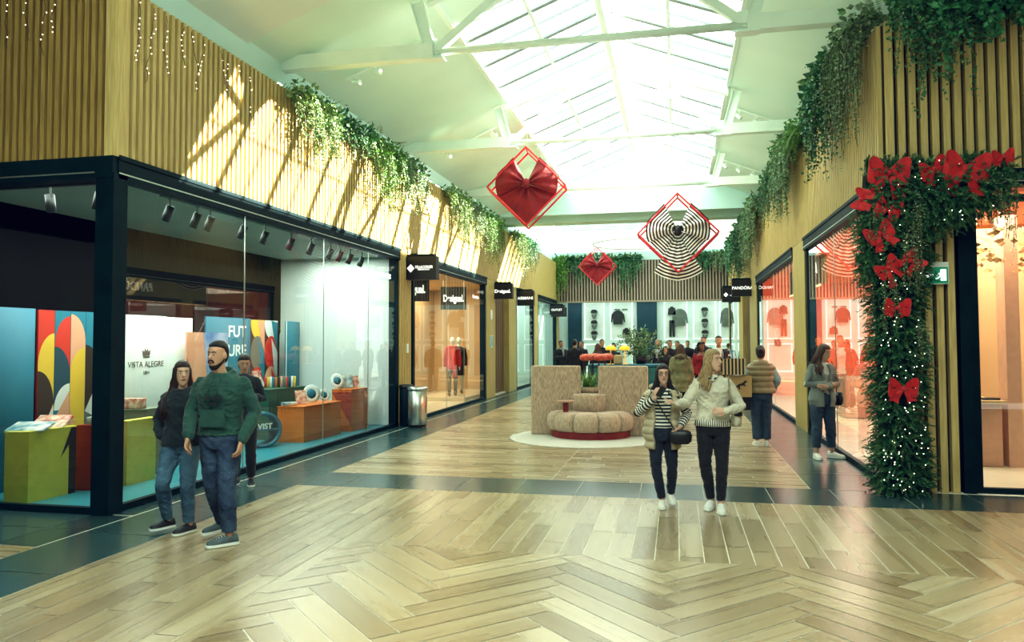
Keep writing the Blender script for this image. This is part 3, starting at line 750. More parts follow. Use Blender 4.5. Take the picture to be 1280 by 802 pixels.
# pattern mural: four strips
t = thing('mural_screen', 'tall screen of four strips with overlapping coloured circles at the left window', 'screen', (-7.9, 8.14, .012))
W4 = .265; H = 2.21
for s in range(4):
    b = MB().box(-.03, 0, s*W4+.003, (s+1)*W4-.003, 0, H, mi=CI['t'])
    b.mi = {i: CI[['r','t','t','t'][s]] for i in range(6)}
    y0 = s*W4+.004; y1 = (s+1)*W4-.004; w_ = y1-y0
    if s == 0:
        flat(b, arc(y1, H-.72, w_, .42, 90, 180), 'y', .001); flat(b, [(y0,H-.72),(y1,H-.72),(y1,H-1.25),(y0,H-1.25)], 'y', .001)
        flat(b, arc(y0, H-1.2, w_, .42, 0, 90), 'k', .002); flat(b, [(y0,H-1.2),(y1,H-1.2),(y0,H-1.7)], 'k', .002)
        flat(b, [(y0,H-1.68),(y1,H-1.22),(y1,H-2.2),(y0,H-2.2)], 'w', .003); flat(b, arc(y0, H-2.1, w_*.9, .42, 0, 90), 'k', .004)
    if s == 1:
        flat(b, arc(y1, H-.45, w_, .38, 90, 180), 'r', .001); flat(b, [(y0,H-.45),(y1,H-.45),(y1,H-.8),(y0,H-.8)], 'r', .001)
        flat(b, arc(y0, H-.85, w_, .38, 0, 90), 'd', .002); flat(b, [(y0,H-.85),(y1,H-.85),(y1,H-1.3),(y0,H-1.3)], 'd', .002)
        flat(b, arc(y1, H-1.30, w_, .34, 90, 180), 'w', .003); flat(b, [(y0,H-1.42),(y1,H-1.05),(y1,H-2.2),(y0,H-1.6)], 'p', .004)
        flat(b, arc(y0, H-1.85, w_, .40, -90, 90), 'g', .005); flat(b, [(y0,H-2.21),(y1,H-2.21),(y1,H-1.9)], 'k', .006)
    if s == 2:
        flat(b, arc(y0, H-.42, w_, .38, 0, 90), 'p', .001); flat(b, [(y0,H-.42),(y1,H-.42),(y1,H-1.6),(y0,H-1.6)], 'p', .001)
        flat(b, arc(y1, H-.85, w_, .36, 90, 180), 'y', .002); flat(b, [(y0,H-.85),(y1,H-.85),(y1,H-1.2),(y0,H-1.2)], 'y', .002); flat(b, arc(y1, H-1.2, w_, .36, 180, 270), 'y', .002)
        flat(b, arc(y0, H-1.5, w_, .42, -90, 0), 'y', .003); flat(b, arc(y0, H-2.1, w_*.95, .42, 0, 90), 'r', .004)
    if s == 3:
        flat(b, arc(y0, H-.85, w_, .40, 0, 90), 'k', .001); flat(b, arc(y0, H-.85, w_, .5, -90, 0), 'k', .001)
        flat(b, [(y0,H-1.35),(y1,H-.9),(y1,H-1.5)], 'w', .002); flat(b, arc(y0, H-1.75, w_, .38, 0, 90), 'g', .003)
        flat(b, arc(y1, H-2.2, w_, .4, 90, 180), 'k', .004)
    b.build('screen_strip', CMATS, t)
def board(name, loc, rz, w_, h_, m, label, cat='display board', th=.04):
    t = thing(name, label, cat, loc, rz); bevel(MB().box(-th, 0, 0, w_, 0, h_).build('panel', m, t), .005, 1)
    MB().box(-th-.18, -th, .05, .09, 0, .04).build('foot', M['black'], t); MB().box(-th-.18, -th, w_-.09, w_-.05, 0, .04).build('foot', M['black'], t)
    return t
board('plain_display_board', (-7.9, 6.98+.12, .012), 0, 1.0, 2.22, M['teal'], 'plain teal panel left of the circle-patterned screen')
t = board('logo_panel', (-7.53, 9.2, .012), 0, .93, 2.18, M['shopwhite'], 'tall white panel with crown logo reading VISTA ALEGRE')
M['grayink'] = mat('grey_ink', (.12,.13,.12), .6, noise_amt=.05)
text('VISTA ALEGRE', .12, M['grayink'], t, (.004, .48, 1.47), (PI/2,0,PI/2), 'lettering', .001)
text('1824', .07, M['grayink'], t, (.004, .48, 1.35), (PI/2,0,PI/2), 'lettering', .001)
b = MB().prism([(-.07,0),(-.085,.08),(-.045,.05),(-.03,.10),(0,.06),(.03,.10),(.045,.05),(.085,.08),(.07,0)], 0, .003, Matrix.Translation((0.002,.48,1.60)) @ Matrix(((0,0,1,0),(1,0,0,0),(0,1,0,0),(0,0,0,1))))
b.box(.002,.005,.41,.55,1.57,1.59); b.build('crown_logo', M['grayink'], t)
board('white_panel', (-7.75, 10.12, .012), 0, .95, 2.18, M['shopwhite'], 'plain white panel behind the woman in the black hoodie')
t = thing('photo_panel', 'lower panel split between cream and red diagonals and a blue photograph', 'display board', (-7.6, 10.72, .012))
b = MB().box(-.03,0,0,1.12,0,1.95, mi=CI['p']); b.poly([(.001,0,1.95),(.001,.42,1.95),(.001,.62,0),(.001,0,0)], mi=CI['p']).poly([(.002,0,1.55),(.002,.42,.6),(.002,.5,0),(.002,0,0)], mi=CI['r']).poly([(.001,.45,1.95),(.001,1.12,1.95),(.001,1.12,.9),(.001,.62,.9)], mi=CI['t'])
b.build('printed_panel', CMATS, t)
M['bluephoto'] = mat('blue_photo_print', (.05,.20,.48), .5, noise_amt=.8, nscale=2.5, color2=(.45,.55,.70))
MB().poly([(.003,.42,1.95),(.003,1.12,1.95),(.003,1.12,1.0),(.003,.56,1.0)]).build('photograph', M['bluephoto'], t)
t = board('future_panel', (-8.2, 12.1, .012), 0, 1.45, 2.25, M['teal'], 'teal panel with white letters FUTURE behind the man in green')
for i, (s, z) in enumerate((('FUT', 1.98), ('URE', 1.62))): text(s, .30, M['shopwhite'], t, (.004, .98, z), (PI/2,0,PI/2), 'lettering', .001, bold=.006, xs=1.15)
t = thing('diamond_screen', 'tall screen printed with coloured ovals and diamonds, right of the FUTURE panel', 'screen', (-8.2, 13.55, .012))
b = MB().box(-.03,0,0,1.05,0,2.24, mi=CI['k'])
for i in range(2):
    for j in range(4):
        y0 = i*.52+.26; z0 = 2.24-.05-j*.62
        b.poly([(.001+.0002*j,y0+.26*math.cos(a*PI/12),max(.02,min(2.23,z0+.34*math.sin(a*PI/12)))) for a in range(24)], mi=CI[['y','g','r','w','r','p','t','y'][(i*3+j) % 8]])
        b.poly([(.003,y0,min(2.23,z0+.3)),(.003,y0+.26,z0),(.003,y0+.26,max(.02,z0-.6)),(.003,y0+.12,max(.02,z0-.35))], mi=CI[['p','t','w','r'][(i+j) % 4]])
b.build('printed_panel', CMATS, t)
t = board('slim_teal_panel', (-7.9, 14.42, .012), .15, .8, 2.22, M['teal'], 'narrow teal panel standing before the white end wall of the left shop')
MB().box(-.005,.004,-.03,0,0,2.22).build('edge_trim', M['shopwhite'], t)

def podium(name, pts, h_, mats, label, top=None):
    cx = sum(p[0] for p in pts)/len(pts); cy = sum(p[1] for p in pts)/len(pts)
    t = thing(name, label, 'display plinth', (cx, cy, .012))
    q = [(x-cx, y-cy) for x, y in pts]
    MB().prism(q, 0, h_).build('plinth_body', mats, t)
    MB().prism([(x*1.02,y*1.02) for x, y in q], h_, h_+.015).build('plinth_top', top or mats, t)
    return t, q
M['lime'] = mat('olive_lime_panel', (.80,.72,.11), .5, noise_amt=.1)
M['olive'] = mat('olive_grey_panel', (.17,.20,.13), .6, noise_amt=.1)
M['deepgreen'] = mat('deep_green_panel', (.04,.13,.09), .5, noise_amt=.1)
M['orange'] = mat('orange_panel', (.72,.19,.02), .45, noise_amt=.08)
M['maroon2'] = mat('brick_red_panel', (.33,.02,.01), .5, noise_amt=.08)
t, q = podium('display_plinth', [(-7.36,7.16),(-7.10,7.22),(-7.06,7.86),(-7.5,7.9)], .78, M['lime'], 'lime green plinth with black wedge nearest the left glass')
MB().poly([(q[1][0]+.004, q[1][1]+.25, 0),(q[2][0]+.004, q[2][1], 0),(q[2][0]+.004, q[2][1], .78),(q[2][0]+.004, q[2][1]-.08, .78)]).build('black_wedge', M['black'], t)
podium('display_plinth', [(-7.16,7.97),(-6.88,8.0),(-6.76,8.25),(-7.1,8.3)], .77, M['maroon2'], 'brick red plinth beside the corner post')
podium('display_plinth', [(-6.86,8.34),(-6.74,8.34),(-6.72,8.85),(-6.86,8.9)], .79, M['lime'], 'narrow lime plinth just right of the corner post')
podium('display_plinth', [(-7.40,8.75),(-6.95,8.95),(-6.98,9.4),(-7.38,9.4)], .88, M['olive'], 'grey olive plinth in front of the white logo panel')
podium('display_plinth', [(-7.45,10.4),(-7.05,10.35),(-7.0,11.0),(-7.4,11.0)], .5, M['orange'], 'low orange plinth behind the woman in the black hoodie')
podium('display_plinth', [(-6.99,12.45),(-6.5,12.5),(-6.42,13.85),(-7.0,13.9)], .62, M['orange'], 'long orange plinth carrying white plates')
podium('display_plinth', [(-8.0,12.7),(-7.3,12.7),(-7.2,13.9),(-7.9,13.9)], .90, M['deepgreen'], 'tall deep green plinth carrying a row of books')
t, q = podium('display_plinth', [(-6.75,14.15),(-6.35,14.2),(-6.3,14.9),(-6.9,14.9)], .82, M['orange'], 'orange plinth with brown and blue wedges near the white end wall')
MB().poly([(q[0][0]-.0, q[0][1]-.004, .78),(q[1][0], q[1][1]-.004, .78),(q[1][0], q[1][1]-.004, .1)]).build('brown_wedge', M['maroon2'], t)
MB().poly([(q[1][0]+.004, q[1][1]+.02, .80),(q[1][0]+.006, q[1][1]+.3, .80),(q[1][0]+.008, q[1][1]+.45, 0),(q[1][0]+.006, q[1][1]+.3, 0)]).build('blue_wedge', M['teal'], t)
# teal ring shelf
t = thing('ring_shelf', 'round teal ring-shaped display standing on the blue floor', 'display', (-6.95, 11.85, .012+.30), .9)
b = MB()
for a in range(37):
    pass
rows = []
for a in range(36):
    th = a*2*PI/36; rows.append([V((r*math.cos(th), y, r*math.sin(th))) for r, y in ((.30,-.16),(.30,.16),(.25,.16),(.25,-.16))])
rows.append(rows[0]); b.grid(rows, closed=True); b.build('ring', M['teal'], t, True)
MB().box(-.25,.25,-.15,.15,-.01,.01).build('shelf', M['teal'], t)
text('VIST', .13, M['shopwhite'], t, (.0,-.165,.06), (PI/2,0,0), 'lettering', .004, bold=.004)
# plates, books, boxes
def plate_obj(loc, r, rz, tilt, m, label, group=None):
    t = thing('display_plate', label, 'plate', loc, rz, group)
    b = MB().lathe([(.3*r,0),(.55*r,.004),(.62*r,.012),(r,.026),(r,.032),(.6*r,.018),(.02,.008)], n=28)
    b.xform(Matrix.Translation((0,0,r)) @ Matrix.Rotation(PI/2-tilt, 4, 'X') ); b.build('dish', m, t, True)
    b = MB().lathe([(.2*r,.019),(.5*r,.02),(.52*r,.022),(.2*r,.024)], n=24); b.xform(Matrix.Translation((0,0,r)) @ Matrix.Rotation(PI/2-tilt, 4, 'X')); b.build('painted_rosette', M['teal'], t, True)
M['multi'] = mat('multicolour_print', (.75,.75,.68), .5, noise_amt=.8, nscale=9, color2=(.05,.25,.32))
M['multi2'] = mat('multicolour_print_red', (.75,.65,.5), .5, noise_amt=.8, nscale=14, color2=(.5,.05,.03))
plate_obj((-6.72, 13.2, .655), .17, .9, .25, M['shopwhite'], 'large white plate standing upright on the long orange plinth')
plate_obj((-6.66, 13.6, .655), .12, .9, .3, M['shopwhite'], 'smaller white plate behind the large one on the long orange plinth')
plate_obj((-6.72, 14.3, .86), .15, .9, .3, M['shopwhite'], 'white plate standing on the orange plinth with wedges')
def leaning(name, loc, rz, w_, h_, m, label, cat):
    o = MB().box(-w_/2, w_/2, -.012, .012, 0, h_).build(name, m); o.location = loc; o.rotation_euler = (-.35,0,rz); tag(o, label, cat)
leaning('patterned_book', (-6.78, 12.95, .655), .9, .2, .26, M['multi2'], 'colourful patterned book leaning beside the large white plate', 'book')
leaning('patterned_tray', (-6.62, 14.5, .86), .9, .34, .28, M['multi'], 'patterned tray leaning on the orange plinth with wedges', 'tray')
leaning('patterned_tray', (-6.55, 14.72, .86), .9, .3, .24, M['multi2'], 'red patterned tray behind the other on the plinth with wedges', 'tray')
def lying(name, loc, rz, w_, d_, h_, m, label, cat, tilt=0):
    o = bevel(MB().box(-w_/2, w_/2, -d_/2, d_/2, 0, h_).build(name, m), .006, 2); o.location = loc; o.rotation_euler = (tilt,0,rz); tag(o, label, cat)
lying('patterned_tray', (-7.28, 7.42, .82), .3, .42, .3, .03, M['multi'], 'front patterned tray tilted on the lime green plinth', 'tray', .25)
lying('patterned_tray', (-7.3, 7.74, .84), .2, .40, .28, .03, M['multi2'], 'rear patterned tray propped behind the front one on the lime plinth', 'tray', .5)
lying('striped_box', (-6.98, 8.15, .80), .2, .22, .2, .09, M['multi'], 'small striped box on the brick red plinth', 'box')
lying('orange_box', (-7.2, 9.0, .91), .1, .3, .16, .14, M['multi2'], 'orange printed box on the grey olive plinth', 'box')
lying('small_box', (-6.85, 12.62, .655), .9, .26, .14, .06, M['multi'], 'low white printed box at the near end of the long orange plinth', 'box')
cols = ['r','y','w','t','o','k','p','g','r','d','w','y']
for i in range(12):
    o = bevel(MB().box(-.02,.02,-.08,.08,0,.19+.02*R.random()).build('book', M['c_'+cols[i]]), .004, 1)
    o.location = (-7.75+i*.045, 13.35+i*.02, .93); o.rotation_euler = (0,0,.5); tag(o, ['red','yellow','white','teal','orange','black','salmon','grey','dark red','navy','ivory','mustard'][i]+' spine book in the row on the deep green plinth', 'book', 'books in a row on the deep green plinth')
o = MB().lathe([(.08,0),(.10,.05),(.09,.2),(.06,.25),(.09,.32)], n=20).build('patterned_vase', M['multi2'], None, True); o.location = (-7.8, 13.1, .93); tag(o, 'red patterned vase at the left end of the book row', 'vase')

# shop spotlights on the left window rail
t = thing('spotlight_track', 'grey ceiling track carrying the black spotlights inside the left glass', 'light track', (-6.12, 11.2, 3.58))
MB().box(-.03,.03,-3.1,3.2,0,.04).build('track', mat('grey_track',(.10,.16,.15),.5,noise_amt=.1), t)
t = thing('spotlight_track', 'black ceiling track behind the front left glass pane', 'light track', (-6.6, 7.32, 3.58))
MB().box(-1.2,.55,-.03,.03,0,.04).build('track', M['black'], t)
def shoplight(x, y, i, label, tilt=.45, rz=0):
    t = thing('track_spotlight', label, 'spotlight', (x, y, 3.58), rz, 'black spotlights inside the left shop window')
    MB().tube([(0,0,0),(0,0,-.09)], .012, 6).build('stem', M['black'], t)
    b = MB().tube([(0,0,.05),(0,0,-.15)], .052, 16); b.xform(Matrix.Translation((0,0,-.14)) @ Matrix.Rotation(tilt, 4, 'Y')); b.build('lamp_cylinder', M['black'], t, True)
ords = ['nearest','second','third','fourth','fifth','sixth','seventh','eighth','ninth','tenth','eleventh']
for i, y in enumerate((8.25, 8.8, 9.1, 9.9, 10.5, 11.3, 12.0, 12.75, 13.15, 13.6, 14.15)):
    shoplight(-6.12, y, i, f'black cylinder spotlight, {ords[i]} from the corner post on the track inside the side glass', .42)
shoplight(-6.98, 7.32, 0, 'black cylinder spotlight left of the other behind the front glass pane', -.15)
shoplight(-6.33, 7.32, 0, 'black cylinder spotlight close to the corner post behind the front glass pane', .25)

# ================================================================ warm shop contents
def mannequin(loc, rz, mats, label):
    t = thing('mannequin', label, 'mannequin', loc, rz)
    b = MB(); b.loft([(0,0,.86,.10,.09),(0,0,.95,.15,.11),(0,0,1.1,.12,.09),(0,0,1.3,.16,.11),(0,0,1.42,.16,.09),(0,0,1.48,.06,.06),(0,0,1.58,.05,.05)], 16)
    b.ellip((0,-.02,1.68), (.075,.095,.115))
    for s in (-1,1):
        b.capsule([(s*.17,0,1.4),(s*.22,.02,1.12),(s*.22,-.03,.9)], (.05,.042,.03), 10); b.capsule([(s*.22,-.03,.88),(s*.22,-.05,.78)], (.03,.02), 8)
        b.capsule([(s*.09,0,.88),(s*.1,-.02+.05*s,.5),(s*.1,.02+.12*s,.1)], (.085,.055,.04), 10)
    remesh(b, 'body', M['shopwhite'], .018, t, 3)
    b = MB().loft([(0,0,mats[3],.20,.15),(0,0,1.0,.18,.14),(0,0,1.1,.16,.12),(0,0,1.3,.19,.14),(0,0,1.42,.18,.12),(0,0,1.5,.08,.08)], 16)
    for s in (-1,1): b.capsule([(s*.17,0,1.4),(s*.23,.02,1.12),(s*.23,-.03,.92)], (.07,.062,.05), 10)
    remesh(b, 'coat', mats[0], .02, t, 3)
    b = MB()
    for s in (-1,1): b.capsule([(s*.09,0,.9),(s*.1,-.02+.05*s,.5),(s*.1,.02+.12*s,.14)], (.10,.07,.055), 10)
    remesh(b, 'trousers', mats[1], .02, t, 3)
    for s in (-1,1): MB().capsule([(s*.1,.06+.12*s,.06),(s*.1,-.12+.12*s,.045)], (.055,.04), 10).build('boot', M['slatbrown'], t, True)
    if mats[2]:
        b = MB(); b.tube([(.12*math.cos(a*PI/8), .10*math.sin(a*PI/8)-.01, 1.47) for a in range(17)], .055, 8).tube([(.02,-.15,1.45),(.06,-.17,1.0),(.06,-.17,.55)], [(.06,.02)]*3, 8); b.build('scarf', mats[2], t, True)
M['redcoat'] = mat('red_coat', (.62,.025,.015), .8, noise_amt=.25, nscale=5, bump=.2, bscale=20)
M['blackpuff'] = mat('black_puffer', (.02,.022,.022), .45, noise_amt=.4, nscale=9, bump=.3, bscale=14)
struct(MB().box(-7.6,-6.1,21.6,25.8,.03,.14).build('trim_5', M['creamfloor']))
mannequin((-6.72, 22.4, .14), .35, (M['redcoat'], M['slatbrown'], mat('bright_red_scarf',(.72,.05,.02),.9,noise_amt=.2), .80), 'mannequin in a red coat and long red scarf behind the warm shop glass')
mannequin((-6.78, 23.3, .14), .35, (M['blackpuff'], M['shopwhite'], None, .58), 'mannequin in a black patterned puffer coat beside the red-coated one')
t = thing('clothes_rail', 'black metal clothes rail hung with garments inside the warm shop', 'clothes rail', (-6.9, 17.8, .03), .2)
b = MB()
for x in (-.55,.55): b.box(x-.015,x+.015,-.015,.015,0,1.75)
for z in (1.73,.9,.3): b.box(-.55,.55,-.015,.015,z,z+.03)
b.build('rail_frame', M['black'], t)
gm = [M['redcoat'], M['deepgreen'], M['blackpuff'], M['redcoat'], M['slatbrown'], M['blackpuff']]
for i in range(6):
    o = MB().prism([(-.16,.0),(.16,0),(.15,.62),(.21,.50),(.25,.55),(.15,.74),(.04,.78),(-.04,.78),(-.15,.74),(-.25,.55),(-.21,.50),(-.15,.62)], -.025,.025, Matrix.Rotation(PI/2,4,'X')).build('hanging_garment', gm[i])
    o.location = (-7.35+i*.17, 17.72+i*.034, .93); o.rotation_euler = (0,0,1.4)
    tag(o, ['near red','dark green','near black','far red','brown','far black'][i]+' garment on the black rail of the warm shop', 'garment', 'garments on the rail')
b = MB().box(-.12,.12,-.01,.01,0,.3)
for i,(y,x) in enumerate(((19.6,-8.45),(20.3,-8.45))):
    o = MB().box(0,.02,-.17,.17,0,.3).build('store_poster', mat('purple_poster',(.22,.08,.22),.6,noise_amt=.6,nscale=12,color2=(.6,.45,.4))); o.location=(x,y,2.05); tag(o, ['left','right'][i]+' of two small purple posters on the warm shop wall', 'poster')
t = thing('dark_mirror', 'tall narrow dark mirror strip on the warm shop wall', 'mirror', (-8.48, 20.9, .9)); MB().box(0,.04,-.14,.14,0,1.5).build('strip', M['slatbrown'], t)
# pale shop figures
mannequin((-6.7, 33.2, .02), .4, (M['blackpuff'], M['black'], None, .75), 'dark dressed mannequin in the far left glass shop')
mannequin((-6.6, 29.0, .02), .8, (M['blackpuff'], mat('blue_jeans_mannequin',(.05,.10,.2),.8,noise_amt=.2), None, .8), 'dark jacketed mannequin behind the glass below the ARMANI sign')
t = thing('light_tube', 'slanted glowing tube leaning by the far wood pillar', 'lamp', (-5.75, 32.3, 1.9)); MB().tube([(0,0,0),(.0,.8,1.0)], .03, 8).build('tube', M['ledsoft'], t, True)

# ================================================================ end store wall
t = thing('display_wall', 'pale mint end store wall with teal pilasters', 'display wall', (-1.5, 40, 0))
MB().box(-4.6, 4.9, .1, .3, 0, 3.95).build('back_wall', M['coolwall'], t)
M['tealdark'] = mat('dark_teal_pilaster', (.005,.055,.085), .6, noise_amt=.2, nscale=2)
for x0, x1 in ((-5.6,-4.88),(-2.0,-.98),(2.95,3.2)):
    MB().box(x0+1.5, x1+1.5, -.1, .1, 0, 3.95).build('pilaster', M['tealdark'], t)
panels = [(-4.75,-3.70),(-3.38,-2.22),(-.62,.56),(.84,1.98),(2.16,2.85)]
def frame_rect(b, x0, x1, z0, z1, y=-.02, w_=.045): b.box(x0,x1,y,y+.05,z0,z0+w_).box(x0,x1,y,y+.05,z1-w_,z1).box(x0,x0+w_,y,y+.05,z0,z1).box(x1-w_,x1,y,y+.05,z0,z1)
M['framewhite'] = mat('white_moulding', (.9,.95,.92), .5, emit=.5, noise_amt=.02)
M['panelpale'] = mat('pale_panel', (.70,.85,.80), .6, emit=.04, noise_amt=.12, nscale=2)
for x0, x1 in panels:
    b = MB(); frame_rect(b, x0+1.5, x1+1.5, 1.85, 3.86, .03); b.build('upper_frame', M['framewhite'], t)
    b = MB(); frame_rect(b, x0+1.5, x1+1.5, .2, 1.62, .03); b.build('lower_frame', M['framewhite'], t)
    MB().box(x0+1.56, x1+1.44, .07, .1, 1.92, 3.8).build('backlit_panel', M['panelpale'], t)
M['darkcloth'] = mat('charcoal_cloth', (.035,.045,.042), .8, noise_amt=.4, nscale=12)
M['greycloth'] = mat('grey_green_jacket', (.15,.20,.17), .8, noise_amt=.3, nscale=12)
XR90 = Matrix.Rotation(PI/2, 4, 'X')
def cap_glasses(x, z, label):
    t = thing('cap_and_sunglasses', label, 'headwear display', (x, 39.98, z), 0, 'caps with sunglasses on the end store wall')
    MB().prism([(-.17,.02),(-.16,.12),(-.08,.18),(.08,.18),(.16,.12),(.17,.02),(.2,.0),(-.12,0)], 0,.08, XR90).build('cap', M['darkcloth'], t)
    MB().prism([(-.14,-.06),(-.13,-.12),(-.09,-.26),(0,-.32),(.09,-.26),(.13,-.12),(.14,-.06),(.03,-.07),(.0,-.16),(-.03,-.07)], 0,.06, XR90).build('face_form', M['greycloth'], t)
for j in range(3):
    cap_glasses(-4.22, 3.25-j*.56, ['topmost','middle','lowest'][j]+' dark cap form in the leftmost end wall frame')
    cap_glasses(1.42, 3.30-j*.58, ['topmost','middle','lowest'][j]+' dark cap form in the frame right of the jacket frame')
def flatcloth(name, x, z, pts, m, label, cat):
    o = MB().prism(pts, 0,.06, XR90).build(name, m); o.location = (x, 39.99, z); tag(o, label, cat)
JK = [(-.24,0),(.24,0),(.25,.35),(.31,.1),(.37,.12),(.33,.5),(.2,.66),(.07,.72),(-.07,.72),(-.2,.66),(-.33,.5),(-.37,.12),(-.31,.1),(-.25,.35)]
BAG = [(-.2,0),(.2,0),(.17,.3),(.09,.32),(.07,.38),(-.07,.38),(-.09,.32),(-.17,.3)]
TR = [(-.16,0),(-.03,0),(0,.7),(.03,0),(.16,0),(.15,1.0),(-.15,1.0)]
flatcloth('jacket', -2.98, 2.65, JK, M['darkcloth'], 'black leather jacket in the second end wall frame', 'jacket')
flatcloth('handbag', -2.55, 2.08, BAG, M['darkcloth'], 'black bag at the lower right of the second frame', 'bag')
flatcloth('jacket', .18, 2.55, [(x*1.1,z*1.2) for x,z in JK], M['greycloth'], 'grey green jacket in the frame right of the wide teal pilaster', 'jacket')
flatcloth('backpack', -.22, 3.12, [(x,z*1.1) for x,z in BAG], M['darkcloth'], 'black backpack above the trousers on the end wall', 'bag')
flatcloth('trousers', -.22, 1.98, [(x*.9,z*.85) for x,z in TR], M['darkcloth'], 'dark trousers below the backpack on the end wall', 'trousers')
flatcloth('jacket', 2.5, 2.5, [(x*.9,z*1.3) for x,z in JK], M['greycloth'], 'grey jacket in the rightmost end wall frame', 'jacket')
for i, x in enumerate((-3.02, -2.62)):
    o = MB().prism([(-.14,-.02),(.14,-.02),(.14,.03),(.03,.04),(0,.02),(-.03,.04),(-.14,.03)], 0,.04, XR90).build('sunglasses', M['greycloth']); o.location = (x, 39.99, 3.42); tag(o, ['left','right'][i]+' pair of sunglasses above the black leather jacket', 'sunglasses')

# ================================================================ lounge group behind the sofa
M['benchteal'] = mat('teal_bench_fabric', (.035,.16,.16), .8, noise_amt=.2, nscale=8)
t = thing('teal_bench', 'teal upholstered high bench behind the curved sofa', 'bench', (-.95, 19.6, 0))
bevel(MB().box(-1.25,.65,-.4,.4,.08,1.15).build('bench_body', M['benchteal'], t), .03, 2); MB().box(-1.25,.65,-.42,.42,1.15,1.2).build('bench_top', M['teal'], t); MB().box(-1.2,.6,-.36,.36,0,.08).build('plinth', M['black'], t)
M['yel'] = mat('yellow_shade', (.85,.45,.03), .4, emit=.5, noise_amt=.05)
for i, x in enumerate((-1.64, -1.29)):
    t = thing('table_lamp', ['left','right'][i]+' of two yellow mushroom lamps on the teal bench', 'lamp', (x, 19.5, 1.2))
    MB().lathe([(.09,0),(.09,.01),(.012,.015),(.012,.36),(.02,.36)], n=16).build('pole', M['yel'], t, True)
    MB().lathe([(.135,.36),(.14,.38),(.12,.43),(.07,.47),(.02,.48)], n=24).build('shade', M['yel'], t, True)
t = thing('rattan_lantern', 'beige arched rattan box between the two yellow lamps', 'lantern', (-1.45, 19.45, 1.2))
bevel(MB().box(-.11,.11,-.1,.1,0,.24).build('box', mat('rattan',(.52,.40,.22),.8,noise_amt=.3,nscale=30), t), .04, 4)
M['redsh'] = mat('red_drum_shade', (.50,.025,.02), .6, noise_amt=.5, nscale=10, color2=(.60,.22,.14))
for i, (x, y) in enumerate(((-2.04, 17.6), (-1.91, 18.15), (-1.71, 17.6), (-1.62, 18.15))):
    if i < 2: lab = ['leftmost red drum stool top on a thin black stand behind the sofa gap', 'second red drum top from the left behind the sofa gap'][i]
    else: lab = ['third red drum top from the left, just left of the yellow lamps', 'rightmost red drum top beside the yellow lamps'][i-2]
    t = thing('drum_table', lab, 'drum table', (x, y, 0), 0, 'red drum tables behind the sofa')
    MB().lathe([(.10,1.34),(.15,1.36),(.165,1.41),(.155,1.46),(.10,1.49),(.02,1.50)], n=24).build('drum_top', M['redsh'], t, True)
    for a in (0, 2.1, 4.2): MB().tube([(.10*math.cos(a),.10*math.sin(a),1.35),(.10*math.cos(a),.10*math.sin(a),0)], .011, 6).build('leg', M['black'], t)
    MB().tube([(.10*math.cos(a*PI/6),.10*math.sin(a*PI/6),.9) for a in range(13)], .01, 6).build('stretcher_ring', M['black'], t)
# right front shop
t = thing('shop_counter', 'pink beige counter with glass trays seen through the right entrance', 'counter', (4.2, 11.9, .012))
bevel(MB().box(-.28,.25,0,1.0,0,.88).build('counter_body', M['shelfpink'], t), .02, 2); MB().box(-.42,.28,-.08,1.1,.88,.93).build('counter_top', M['cream'], t); MB().box(-.2,.2,.05,.9,0,.06).build('plinth', M['slatbrown'], t)
for i in range(6):
    o = MB().lathe([(.02,0),(.025,.01),(.006,.02),(.006,.08),(.03,.10),(.03,.13)], n=12).build('ring_stand', M['shopwhite'], None, True); o.location = (3.86+i*.07, 11.98+i*.03, .942); tag(o, 'small white jewellery ring stand in the row on the pink counter', 'ring stand', 'ring stands on the counter')
o = bevel(MB().box(-.12,.12,-.08,.08,0,.03).build('black_tray', M['black']), .01, 2); o.location = (4.32,12.0,.942); tag(o, 'flat black jewellery tray on the pink counter', 'tray')
struct(MB().box(4.52, 4.70, 11.9, 12.2, 0, 3.6).build('trim_6', M['shelfpink'])); 
t = thing('tree_mural', 'peach panel with thin bare-twig drawing in the right shop', 'mural', (4.2, 13.14, 1.4)); MB().box(-.3,.2,0,.03,0,1.2).build('panel', mat('peach_panel',(.85,.58,.32),.6,emit=.05,noise_amt=.1), t)
b = MB()
for i in range(9):
    x = -.2+R.random()*.35; z = .1; pts = [(x,-.01,z)]
    for k in range(6): x += R.uniform(-.05,.05); z += .15; pts.append((x,-.01,z))
    b.tube(pts, .005, 4)
b.build('twig_drawing', M['slatbrown'], t)
M['sparkle'] = mat('gold_sparkle_ceiling', (.9,.6,.3), .3, noise_amt=.85, nscale=9, color2=(.25,.12,.05), emit=.08)
b = MB()
for i in range(260):
    p = V((R.uniform(3.55, 5.6), R.uniform(10.4, 12.9), R.uniform(2.7, 3.45))); a = R.uniform(0,PI); s = R.uniform(.03,.09)
    b.poly([p+V((s*math.cos(a),s*math.sin(a),0)), p+V((0,0,s*.5)), p-V((s*math.cos(a),s*math.sin(a),0)), p-V((0,0,s*.5))])
o = b.build('glitter_ceiling_decoration', M['sparkle']); tag(o, 'mass of golden glittering flakes hanging inside the right shop entrance', 'decoration', kind='stuff')
# coral shop furniture
for i, y in enumerate((14.3, 19.4, 22.6)):
    t = thing('display_case', ['nearest white jewellery display case behind the coral shop glass','middle white jewellery case in the coral shop','far white jewellery case in the coral shop'][i], 'display case', (4.1, y, .012), 0, 'cases in the coral shop')
    bevel(MB().box(-.35,.35,-.8,.8,0,.9).build('case_body', M['shelfpink'], t), .02, 2); MB().box(-.33,.33,-.78,.78,.9,1.15).build('glass_top', M['glass2'], t)
